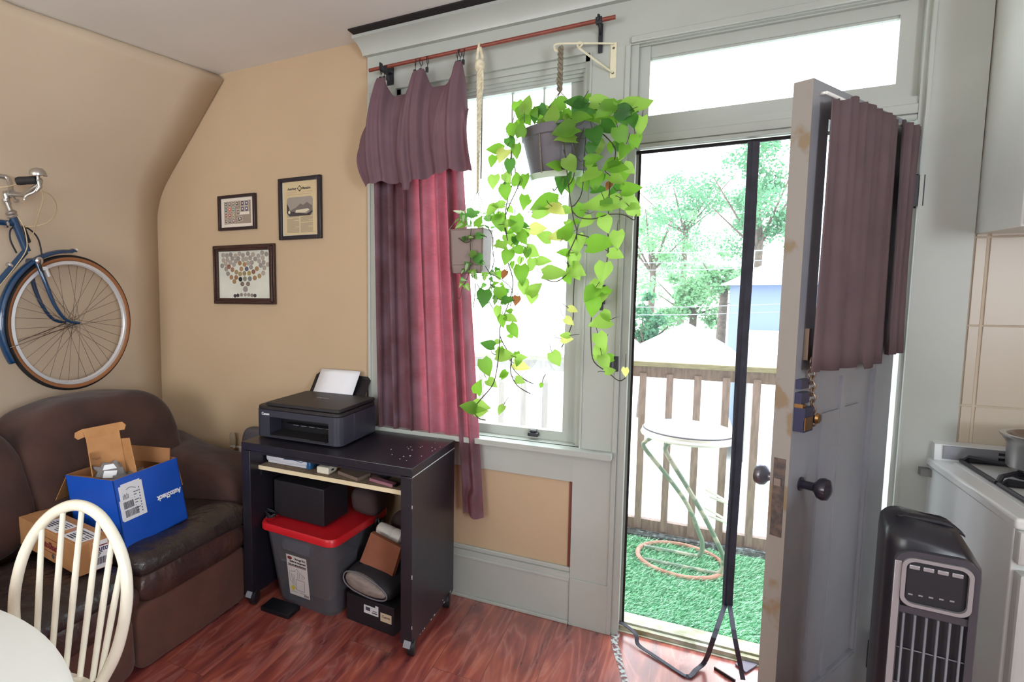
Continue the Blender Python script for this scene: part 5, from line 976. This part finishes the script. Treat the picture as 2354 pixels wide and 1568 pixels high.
# ------------------------------------------------------------------ outside: balcony, rail, turf, stool
m_deck = M('grey porch boards', (150,146,140), .8, (130,124,116), 10, stretch=(1,12,1)); m_wood = M('weathered brown wood', (150,130,120), .8, (126,108,100), 12, stretch=(6,6,1)); m_railtop = M('mossy rail top', (154,148,116), .85, (128,124,92), 18, stretch=(1,8,8))
q = MB(); q.box((-2.4,.16,-.12),(2.4,1.42,-.006)); o = q.build('floor_balcony', m_deck); st(o)
m_turf0 = M('turf backing', (92,160,116), .95, (74,140,98), 40)
q = MB(); q.box((-.40,.17,-.006),(.9,1.085,.004)); tf = tag(q.build('turf_mat', m_turf0), 'bright green artificial grass mat on the balcony floor', 'grass mat')
def blades():
    q = MB(); r = random.Random(77); mts = [M('turf blade', c, .7) for c in ((140,214,166),(176,230,194),(112,192,142),(216,244,224))]
    for i in range(32000):
        x,y = r.uniform(-.38,.88), .175+.9*r.random()**1.15; h = r.uniform(.014,.03); a = r.gauss(-.5,.55); dx,dy = cos(a)*h*1.0*r.uniform(.5,1.3), sin(a)*h*1.0; w_ = .0016+.0006*y
        q.mat(mts[r.choice((0,0,1,1,2,3))]); px_,py_ = -sin(a)*w_, cos(a)*w_
        A,B,C,D = q.v((x-px_,y-py_,.003)), q.v((x+px_,y+py_,.003)), q.v((x+dx*.5+px_*.8,y+dy*.5+py_*.8,h*.75)), q.v((x+dx*.5-px_*.8,y+dy*.5-py_*.8,h*.75)); E_ = q.v((x+dx,y+dy,h)); q.f([A,B,C,D]); q.f([D,C,E_])
    o = q.build('grass_blades', mts[0], tf, weld=False); o['kind'] = 'stuff'
blades()
YB_ = 1.20
rl = thing('balcony_railing', 'weathered brown balcony railing of thin balusters seen through door and window', 'railing', (-.3,YB_,0))
q = MB(); q.box((-2.3,YB_-.06,1.022),(2.3,YB_+.06,1.052), .004); q.build('handrail', m_railtop, rl)['label'] = 'mossy green-brown top board'
q = MB(); q.box((-2.3,YB_-.02,.955),(2.3,YB_+.02,1.022)); q.build('upper_rail', m_wood, rl)
q = MB(); q.box((-2.3,YB_-.02,.012),(2.3,YB_+.02,.085)); q.build('lower_rail', m_wood, rl)
for k in range(-16,15):
    x = -.037+.1415*k+ .003*sin(k*3)
    if -2.25 < x < 2.25:
        q = MB(); q.box((x-.018,YB_-.0195-.012,.03),(x+.018,YB_+.0195-.012,.98)); q.build('baluster', m_wood, rl)
for x in (-2.2,2.2):
    q = MB(); q.box((x-.05,YB_-.05,-.0),(x+.05,YB_+.05,1.1)); q.build('post', m_wood, rl)
q = MB(); r = random.Random(4)
q.super((.1,1.125,.008),(.75,.028,.022),.3,.7,60,8,lambda p: p+V((0,.006*sin(p.x*60),.006*sin(p.x*43)*(p.z>0)))); tag(q.build('leaf_litter', M('dark debris',(70,74,76),.9,(120,130,132),40,lo=.5,hi=.6)), 'dark crumbly debris strip along the foot of the balcony railing', 'debris', kind='stuff')
# bar stool with a ring foot
m_tube = M('pale green chipped tube', (112,136,118), .4, (176,176,160), 16, lo=.52,hi=.6); m_rust = M('rusty pink tube', (158,104,86), .6, (190,146,126), 18)
sk = thing('bar_stool', 'cantilever tube bar stool with white seat outside the open door', 'stool', (.06,.85,0))
sc0 = V((.062,.85,.72)); q = MB(); q.lathe([(.02,.0),(.208,.0),(.213,.004),(.213,.020),(.205,.026),(.12,.029),(.02,.030)], sc0, 48); q.build('seat', M('white seat vinyl',(206,206,210),.4), sk); q = MB(); q.lathe([(.2135,.002),(.217,.004),(.217,.016),(.2135,.018)], sc0, 48); q.build('seat_edge', M('dark seat edging',(60,56,66),.6), sk)
q = MB(); q.lathe([(.206,-.012),(.218,-.012),(.22,.012),(.21,.012)], sc0, 48); q.tube([sc0+V((.217*cos(t),.217*sin(t),-.012)) for t in [2*pi*i/48 for i in range(48)]], .011, 8, True); q.build('seat_ring', m_white, sk)
rg = V((.05,.855,.016)); 
q = MB(); q.tube([rg+V((.207*cos(t),.207*sin(t),0)) for t in [2*pi*i/60 for i in range(60)]], .0125, 10, True); q.build('foot_ring', m_rust, sk)
def sp(px,py,y): return ay(px,py,y)
q = MB(); 
for pts_, yo in ((((1497,1005),(1484,1015),(1482,1030),(1530,1090),(1580,1160),(1607,1225),(1614,1245)),.93),(((1545,1015),(1532,1024),(1534,1045),(1580,1120),(1620,1190),(1655,1260),(1662,1285)),.76)):
    P = [sp(px,py,yo) for px,py in pts_]; end = V((P[-1].x+.0,yo,.022)); P = P+[end+V((0,0,.03)), end+V((-.02,0,0)), end+V((-.06,0,-.002)), V((rg.x-.19*sqrt(max(0,1-((yo-rg.y)/.207)**2)),yo,.02))]; P = [sc0+V((P[0].x-sc0.x, yo-sc0.y, -.008))]+P
    q.tube(smooth_path(P,5), .0115, 10)
q.build('cantilever_tube', m_tube, sk)
q = MB(); 
for y_,z_ in ((.0,.30),(.0,.40)):
    q.tube(smooth_path([V((.16,.93,z_)),V((.22,.9,z_-.02)),V((.27,.84,z_-.03)),V((.24,.76,z_+.0)),V((.17,.76,z_+.02))],4), .007, 8)
q.build('foot_rest', m_white, sk)

# magnetic insect screen hanging in the doorway
m_mesh = pane_mat('insect mesh', .03, (228,232,236), 0.0, (200,205,205)); m_strip = M('black webbing', (46,46,58), .6, (58,58,72), 20)
ms = thing('insect_screen', 'black magnetic strips of a split insect screen hanging in the open doorway', 'insect screen', (.21,.03,0))
YS = .03
def sy_(px,py,y=YS): return ay(px,py,y)
def ribbon(q, pts, w_, t_=.003, side=(1,0,0)):
    P = smooth_path(pts, 4); s = V(side)
    for a,b_ in zip(P,P[1:]):
        d = (b_-a).normalized(); n = d.cross(s).normalized(); k = n.cross(d).normalized()*w_/2; n = n*t_/2; q.hexa([a-k-n,a+k-n,a+k+n,a-k+n,b_-k-n,b_+k-n,b_+k+n,b_-k+n])
q = MB(); ribbon(q, [sy_(1727,325),sy_(1715,560),sy_(1700,800),sy_(1686,1080),sy_(1671,1300),sy_(1667,1392)], .021, .006); ribbon(q, [sy_(1667,1390),az(1640,1460,.19)-V((0,.02,0)),az(1621,1520,.03),az(1600,1540,.012),az(1583,1556,.006),az(1560,1545,.005),az(1530,1525,.006),az(1500,1505,.008),az(1467,1482,.012),az(1463,1462,.03),az(1452,1448,.035),az(1425,1430,.04)], .016, .003); q.build('edge_strip', m_strip, ms)
q = MB(); ribbon(q, [sy_(1739,325,YS-.008),sy_(1727,560,YS-.008),sy_(1712,800,YS-.008),sy_(1697,1080,YS-.008),sy_(1682,1300,YS-.008),sy_(1677,1392,YS-.008)], .021, .006); ribbon(q, [sy_(1677,1390,YS-.008),az(1690,1470,.17),az(1702,1530,.06),az(1708,1563,.012)], .016, .004); q.build('edge_strip', m_strip, ms)
q = MB(); q.poly([V((-.16,YS+.004,2.02)),sy_(1727,325,YS+.004),sy_(1700,800,YS+.004),sy_(1667,1392,YS+.004),az(1640,1460,.19),az(1621,1520,.04)+V((0,.05,0)),V((-.05,.02,.04)),V((-.16,YS+.004,.06))]); q.build('mesh', m_mesh, ms)
q = MB(); q.poly([sy_(1739,325,YS+.002),V((.655,YS+.002,2.02)),V((.655,YS+.002,.06)),V((.36,.0,.04)),sy_(1677,1392,YS+.002),sy_(1712,800,YS+.002)]); q.build('mesh', m_mesh, ms)
q = MB(); P = [az(px,py,.009) for px,py in ((1682,1512),(1722,1520),(1760,1530),(1752,1545),(1700,1560))]; q.prism([p_+V((0,0,-.006)) for p_ in [az(1690,1525,.008),az(1735,1510,.008),az(1745,1525,.008),az(1715,1545,.008)]], (0,0,.006)); q.build('loose_corner', M('crumpled mesh',(120,116,130),.8), ms)
q = MB(); ribbon(q, [az(1642,1536,.005),az(1665,1550,.007),az(1690,1566,.006)], .012, .005, (0,0,1)); tag(q.build('trim_offcut', m_blackp), 'thin black strip offcut on floor below the insect screen', 'strip')

# ------------------------------------------------------------------ street, houses and trees beyond
m_road = M('pale concrete', (205,206,204), .9, (190,192,190), .4); m_roof = M('pale grey shingles', (190,190,192), .85, (176,176,180), 2); m_side = M('blue grey siding', (104,120,150), .8); m_leafT = trans_mat('tree leaves', (84,136,104), (120,170,120), .35, .7, (62,112,86)); m_leafT2 = trans_mat('bright tree leaves', (112,160,118), (150,194,140), .35, .7); m_bark = M('grey bark', (106,94,84), .9, (84,74,66), 8)  # roof shingles vary between two pale greys
q = MB(); q.box((-40,1.4,-3.3),(40,70,-3.2)); o = q.build('ground_street', m_road); st(o)
q = MB(); q.box((-30,9.0,-3.2),(30,9.25,-3.05)); o = q.build('kerb', M('teal grey kerb',(176,200,202),.8)); st(o)
def house(name, label, x0,x1,y0,y1,zb_,ze,zr_, along='x', wmat=m_side):
    h = thing(name, label, 'house', ((x0+x1)/2,(y0+y1)/2,zb_)); q = MB(); q.box((x0,y0,zb_),(x1,y1,ze))
    xm,ym = (x0+x1)/2,(y0+y1)/2
    if along == 'y': q.prism([(x0,y0,ze),(x1,y0,ze),(xm,y0,zr_-.1)], (0,y1-y0,0))
    q.build('walls', wmat, h); q = MB(); o_ = .35
    if along == 'y':
        for s in (-1,1):
            xe = x0-o_ if s<0 else x1+o_; k = o_*(zr_-ze)/((x1-x0)/2); q.hexa([(xe,y0-o_,ze-k),(xm,y0-o_,zr_),(xm,y1+o_,zr_),(xe,y1+o_,ze-k),(xe,y0-o_,ze-k+.15),(xm,y0-o_,zr_+.15),(xm,y1+o_,zr_+.15),(xe,y1+o_,ze-k+.15)])
    else:
        q.hexa([(x0-o_,y0-o_,ze),(x1+o_,y0-o_,ze),(x1+o_,y1+o_,ze),(x0-o_,y1+o_,ze),(xm-.1,ym-.1,zr_),(xm+.1,ym-.1,zr_),(xm+.1,ym+.1,zr_),(xm-.1,ym+.1,zr_)])
    q.build('roof', m_roof, h)
    if along == 'x' and wmat is m_side:
        q = MB(); zt_ = ay(1760,768,15.5).z; q.hexa([(x0-.1,y0-2,zt_-.5),(x1,y0-2,zt_-.5),(x1,y0,zt_-.35),(x0-.1,y0,zt_-.35),(x0-.1,y0-2,zt_-.25),(x1,y0-2,zt_-.25),(x1,y0,zt_),(x0-.1,y0,zt_)]); q.box((x0-.05,y0-1.7,zb_),(x1,y0,zt_-.4)); q.build('porch', M('pale porch render',(206,206,204),.9), h)
    for k in range(2 if along != 'y' and wmat is m_side else 0):
        q = MB(); xw = x0+(x1-x0)*(.2+.32*k); q.box((xw,y0-.06,ze-1.7),(xw+.8,y0,ze-.5)); q.build('window', m_white, h); 
    return h
hx0 = ay(1722,640,17).x; house('house', 'blue grey house with pale roof seen through the right of the doorway', hx0, hx0+7, 17, 24, -3.2, ay(1760,655,17).z, ay(1760,655,17).z+2.2, 'x')
g0,g1 = ay(1470,800,14), ay(1690,812,14); house('garage', 'low building with pale pyramid roof just over the balcony handrail', g0.x+.1, g1.x-.1, 14, 18, -3.2, ay(1580,822,14).z-.1, ay(1580,745,16).z, 'x', M('pale render',(214,212,206),.9))
def tree(c, rx_, rz_, n, seed, m, label, lf=.16, ground=-3.2):
    r = random.Random(seed); t_ = thing('tree', label, 'tree', (c[0],c[1],ground), 'trees across the street')
    q = MB(); q.tube([V((c[0],c[1],ground)),V((c[0]+.1,c[1],c[2]-rz_*.4)),V((c[0],c[1],c[2]))], [.22,.15,.06], 10)
    for k in range(7): a = 2*pi*k/7; q.tube([V((c[0],c[1],c[2]-rz_*.5)), V((c[0]+rx_*.7*cos(a),c[1]+rx_*.5*sin(a),c[2]+rz_*r.uniform(-.1,.6)))], [.07,.02], 6)
    q.build('trunk', m_bark, t_); q = MB(); q.mat(m)
    cl = [(V((r.gauss(0,.5)*rx_, r.gauss(0,.4)*rx_, r.gauss(0,.5)*rz_)), r.uniform(.14,.30)*rx_) for _ in range(26)]
    for i in range(n):
        cc,cr = r.choice(cl); d = V((r.gauss(0,1),r.gauss(0,1),r.gauss(0,.75))).normalized()*cr*r.random()**.4; p_ = V(c)+cc+d; a = V((r.gauss(0,1),r.gauss(0,1),r.gauss(-.3,.6))).normalized()*lf*r.uniform(.6,1.3); b_ = a.cross(V((r.gauss(0,1),r.gauss(0,1),r.gauss(0,1)))).normalized()*lf*.42
        q.f([q.v(p_),q.v(p_+a*.5+b_),q.v(p_+a),q.v(p_+a*.5-b_)], True)
    q.build('crown', m, t_, weld=False, sharp=180)
for (px,py,Y,rx_,rz_,n,m,lab) in ((1745,480,30,3.0,3.8,6500,m_leafT,'leafy tree behind the blue grey house roof'),(1575,470,38,4.0,3.4,5200,m_leafT,'tall tree at the upper centre of the doorway view'),(1500,560,33,2.3,3.2,2600,m_leafT2,'pale airy tree at the left edge of the doorway view'),(1590,690,27.5,2.2,1.5,4200,m_leafT2,'low bushy tree above the pyramid roof'),(1485,760,20,1.0,1.1,2600,m_leafT,'dark shrub-like tree left of the pyramid roof'),(1660,640,25.5,1.2,1.2,1800,m_leafT2,'slim light green tree beside the black screen strip')):
    p_ = ay(px,py,Y); tree((p_.x,p_.y,p_.z), rx_, rz_, n, int(px), m, lab)
wn = ('highest','second highest','middle','second lowest','lowest')
for k,py in enumerate((575,598,615,700,718)):
    q = MB(); a,b_ = ay(1300,py+6,13+.4*k), ay(1900,py-4,13+.4*k); q.tube([a,a.lerp(b_,.5)-V((0,0,.05)),b_], .012, 5); tag(q.build('utility_wire', M('grey cable',(120,124,128),.6)), wn[k]+' of the five thin overhead wires crossing before the trees', 'wire', 'overhead wires')
# ------------------------------------------------------------------ kitchen corner: stove, pot, wall cabinet, fan
m_enam = M('white enamel', (226,230,230), .25); m_enam2 = M('off white enamel', (206,208,206), .4)
SX0,SX1,SY0,SY1,SZt = .752,1.512,-.605,-.012,.915
sv = thing('stove', 'white freestanding gas stove against the tiled wall beside the door', 'stove', ((SX0+SX1)/2,(SY0+SY1)/2,0))
q = MB(); q.box((SX0+.006,SY0+.02,.02),(SX1-.006,SY1,SZt-.028), .004); q.build('body', m_enam, sv)
q = MB(); q.box((SX0,SY0,SZt-.03),(SX1,SY1,SZt), .008, 3); q.box((SX0+.05,SY0+.09,SZt),(SX1-.05,SY1-.06,SZt+.003), .001); q.build('cooktop', m_enam, sv)
q = MB(); q.hexa([(SX0+.01,SY1-.035,SZt),(SX1-.01,SY1-.035,SZt),(SX1-.01,SY1,SZt),(SX0+.01,SY1,SZt),(SX0+.01,SY1-.03,SZt+.052),(SX1-.01,SY1-.03,SZt+.052),(SX1-.01,SY1,SZt+.058),(SX0+.01,SY1,SZt+.058)]); q.mat(M('grey stainless',(150,150,156),.35,metal=.5)); q.box((SX0+.03,SY1-.039,SZt+.006),(SX1-.03,SY1-.034,SZt+.05)); q.mat(m_dark)
for z in (SZt+.018,SZt+.034): q.box((SX0+.16,SY1-.041,z),(SX0+.40,SY1-.038,z+.008)); q.box((SX0+.44,SY1-.041,z),(SX0+.68,SY1-.038,z+.008))
q.build('back_vent', m_enam, sv)
q = MB(); q.box((SX0+.006,SY0-.012,.80),(SX1-.006,SY0+.02,SZt-.03), .006); q.build('control_panel', m_enam2, sv)
for k in range(4):
    q = MB(); q.lathe([(.02,0),(.022,.006),(.02,.02),(.014,.024)], (SX0+.12+.17*k,SY0-.012,.845), 20, (0,-1,0)); q.build('control_knob', m_black, sv)
q = MB(); q.box((SX0+.01,SY0-.02,.20),(SX1-.01,SY0+.02,.78), .008); q.build('oven_door', m_enam2, sv)
q = MB(); q.tube([(SX0+.06,SY0-.05,.75),(SX1-.06,SY0-.05,.75)], .012, 10); 
for x in (SX0+.07,SX1-.07): q.tube([(x,SY0-.05,.75),(x,SY0-.015,.75)], .009, 8)
q.build('oven_handle', m_enam, sv)
q = MB(); q.box((SX0+.01,SY0-.012,.03),(SX1-.01,SY0+.02,.185), .006); q.build('drawer', m_enam2, sv)
for bx_,by_ in ((SX0+.19,SY0+.17),(SX0+.19,SY1-.17),(SX1-.19,SY0+.17),(SX1-.19,SY1-.17)):
    q = MB(); z = SZt+.003; q.lathe([(.045,0),(.045,.008),(.03,.012),(.03,.02),(.01,.022)], (bx_,by_,z), 20)
    for a,b_ in (((-.12,-.12),(.12,-.12)),((.12,-.12),(.12,.12)),((.12,.12),(-.12,.12)),((-.12,.12),(-.12,-.12))): q.tube([(bx_+a[0],by_+a[1],z+.006),(bx_+b_[0],by_+b_[1],z+.006)], .006, 6)
    for k in range(4): a = pi/4+pi/2*k; d = V((cos(a),sin(a),0)); c = V((bx_,by_,z)); q.hexa([c+d*.02+d.cross(V((0,0,1)))*s+V((0,0,h)) for h in (.02,) for s in ()]) if 0 else q.tube([c+d*.165*.98+V((0,0,.006)),c+d*.15+V((0,0,.022)),c+d*.03+V((0,0,.026))], .007, 6)
    q.build('burner_grate', m_black, sv)
q = MB(); q.box((SX0-.02,SY1-.04,SZt-.06),(SX0+.008,SY1-.01,SZt-.035)); q.build('side_clip', M('dull bracket',(120,120,118),.5), sv)
pc = V((.975,-.20,SZt+.031)); pt = thing('cooking_pot', 'stainless steel pot with flared rim on the stove grate', 'pot', pc)
m_ss = M('stainless steel', (176,174,172), .28, metal=.9)
q = MB(); q.lathe([(.02,0),(.088,0),(.096,.008),(.098,.075),(.11,.095),(.114,.10),(.114,.104),(.10,.104),(.092,.09),(.09,.012),(.02,.01)], pc, 40); q.build('body', m_ss, pt)
q = MB(); q.tube(smooth_path([pc+V((.10,-.03,.07)),pc+V((.14,-.04,.075)),pc+V((.15,0,.078)),pc+V((.14,.04,.075)),pc+V((.10,.03,.07))],4), .006, 8); q.build('handle', m_ss, pt)
# wall cabinet
cb = thing('wall_cabinet', 'white kitchen wall cabinet above the stove at the right edge', 'cabinet', (1.25,-.15,1.65))
m_cab = M('cream white cabinet paint', (234,237,232), .25, (229,232,227), 3)
q = MB(); q.box((.826,-.285,1.652),(1.70,-.004,2.66), .003); q.build('body', m_cab, cb)
for a,b_ in ((.829,1.262),(1.266,1.697)):
    q = MB(); q.box((a,-.305,1.656),(b_,-.286,2.655), .005); d_ = q.build('door', m_cab, cb); q = MB(); xh = b_-.03 if a < 1 else a+.03; q.lathe([(.006,0),(.006,.014),(.014,.018),(.014,.026),(.006,.03)], (xh,-.305,1.72), 16, (0,-1,0)); q.build('knob', m_chrome, d_)

# tower fan
FC = V((.505,-.90,0)); FA = radians(-6); FT = Matrix.Translation(FC) @ Matrix.Rotation(FA,4,'Z')
fn_ = thing('tower_fan', 'black tower fan with silver grille in front of the stove', 'fan', FC)
m_fb = M('black fan plastic', (34,34,42), .32); m_fs = M('silver fan plastic', (160,158,162), .35, metal=.35); m_ff = M('dark grey fan face', (66,65,72), .35); m_fg = M('dark fan interior', (24,22,30), .6)
FH = .975; fw,fd = .080,.074
def ftop(x, y): return FH - .055*max(0,(x/fw))**3 - .012*abs(x/fw)**4 - .035*((fd-y)/(2*fd))**1.0*0
q = MB(); q.T = FT
out = rrect(-fw,fw,-fd,fd,.035,6); n_ = len(out)
def fz_(x,y): return FH-.06*max(0,x/fw)**2.6-.008*max(0,-x/fw)**4-.035*max(0,(-y-.02)/fd)
R_ = [[q.v((x*k,y*k+o_,z)) for x,y in out] for z,k,o_ in ((.05,.92,0),(.08,1,0),(.5,.99,0))] + [[q.v((x*.985,y*.985,fz_(x,y)-.03)) for x,y in out],[q.v((x*.965,y*.965,fz_(x,y)-.008)) for x,y in out],[q.v((x*.9,y*.9,fz_(x,y))) for x,y in out],[q.v((x*.5,y*.5,fz_(x*.5,y*.5)+.002)) for x,y in out]]
for a,b_ in zip(R_,R_[1:]):
    for k in range(n_): q.f([a[k],a[(k+1)%n_],b_[(k+1)%n_],b_[k]], True)
q.f(R_[0][::-1]); q.f(R_[-1], True); q.build('housing', m_fb, fn_, sharp=60)
q = MB(); q.T = FT; q.super((0,.0,FH-.001),(.058,.012,.006),.5,.7,30,8,lambda p: p+V((0,0,-.06*max(0,p.x/fw)**2.6))); q.build('handle_slot', m_fg, fn_)
q = MB(); q.T = FT; q.lathe([(.02,0),(.15,0),(.155,.012),(.15,.022),(.10,.034),(.07,.05),(.02,.052)], (0,0,0), 48); q.build('base', m_fb, fn_)
yf = -fd-.0
def rim(q, x0,x1,z0,z1,wd,y0,y1,r=.02):
    o_ = rrect(x0,x1,z0,z1,r,6); i_ = rrect(x0+wd,x1-wd,z0+wd,z1-wd,max(.004,r-wd*.6),6); n_ = len(o_); A = [[q.v((x,y,z)) for x,z in P] for P,y in ((o_,y1),(o_,y0),(i_,y0),(i_,y1))]
    for a,b_ in zip(A,A[1:]):
        for k in range(n_): q.f([a[k],a[(k+1)%n_],b_[(k+1)%n_],b_[k]], True)
q = MB(); q.T = FT; rim(q,-.064,.066,.09,.925,.012,yf-.014,yf+.004,.03); q.box((-.056,yf-.010,.785),(.056,yf+.002,.80)); q.build('grille_frame', m_ff, fn_); q = MB(); q.T = FT; q.box((-.0655,yf-.016,.12),(-.054,yf-.013,.90), .001); q.build('silver_strip', m_fs, fn_)
q = MB(); q.T = FT; rim(q,-.054,.056,.805,.912,.007,yf-.02,yf+.0,.02); q.build('control_bezel', m_fs, fn_)
q = MB(); q.T = FT; q.box((-.048,yf-.012,.81),(.05,yf,.906), .004); q.build('control_panel', m_fg, fn_)
for k in range(4):
    q = MB(); q.T = FT; q.box((-.042+.022*k,yf-.015,.886),(-.025+.022*k,yf-.011,.895), .0015); q.build('button', m_fs, fn_)
q = MB(); q.T = FT; 
for k in range(5): q.box((-.04+.016*k,yf-.0135,.828+.001*k),(-.033+.016*k,yf-.0118,.831+.001*k))
q.build('indicator_marks', m_fs, fn_)
q = MB(); q.T = FT; q.box((-.054,yf-.002,.10),(.056,yf+.001,.79)); q.build('grille_back', m_fg, fn_)
q = MB(); q.T = FT
for k in range(6): x = -.044+.018*k; q.tube([(x,yf-.012,.10),(x,yf-.012,.785)], .0024, 6)
for k in range(9): z = .785-.08*(k+1); q.tube([(-.054,yf-.010,z),(.056,yf-.010,z)], .0016, 6)
q.build('grille', M('grey grille bars',(112,111,120),.45), fn_)
# ------------------------------------------------------------------ light and camera
w = bpy.data.worlds.new('sky'); sc.world = w; w.use_nodes = True
nt = w.node_tree; bg = nt.nodes['Background']; bg.inputs[0].default_value = (.93,.97,1.0,1); bg.inputs[1].default_value = 7.5
def area(name, loc, rot, sx, sy, power, col=(1,1,1), portal=False):
    l = bpy.data.lights.new(name,'AREA'); l.shape = 'RECTANGLE'; l.size = sx; l.size_y = sy; l.energy = power; l.color = col
    o = bpy.data.objects.new(name, l); o.location = loc; o.rotation_euler = rot; COL.objects.link(o)
    if portal: l.cycles.is_portal = True
    return o
area('window_portal', (-.8,.17,1.6), (radians(-90),0,0), .88, 1.64, 1, portal=True)
area('doorway_portal', (.24,.17,1.22), (radians(-90),0,0), .88, 2.42, 1, portal=True)
area('rear_fill_lamp', (-1.55,YB+.02,1.6), (radians(114),0,0), 2.1, 1.4, 19, (1,.95,.88))  # added fill lamp in the unseen rear opening, tilted up towards the ceiling
area('right_fill_lamp', (X1-.02,-3.85,1.65), (0,radians(112),0), 1.3, 1.3, 92, (.78,.9,1.0))  # added cool fill lamp out of view, placed to balance the wall tones
cd = bpy.data.cameras.new('camera'); co = bpy.data.objects.new('camera', cd); COL.objects.link(co)
m = Matrix((RX, -RY, -_f)).transposed().to_4x4(); m.translation = CAM; co.matrix_world = m
cd.sensor_width = 36; cd.lens = FPX*36/2354; cd.shift_x = (1177-CXP)/2354; cd.shift_y = (CYP-784)/2354; cd.clip_start = .02; cd.clip_end = 300
sc.camera = co
vs = sc.view_settings; vs.view_transform = 'Standard'; vs.look = 'None'; vs.gamma = 1; vs.use_curve_mapping = False; vs.exposure = 0.0
sc.cycles.use_denoising = True; sc.cycles.max_bounces = 8; sc.cycles.transparent_max_bounces = 16; sc.cycles.caustics_reflective = False; sc.cycles.caustics_refractive = False; sc.cycles.sample_clamp_indirect = 6
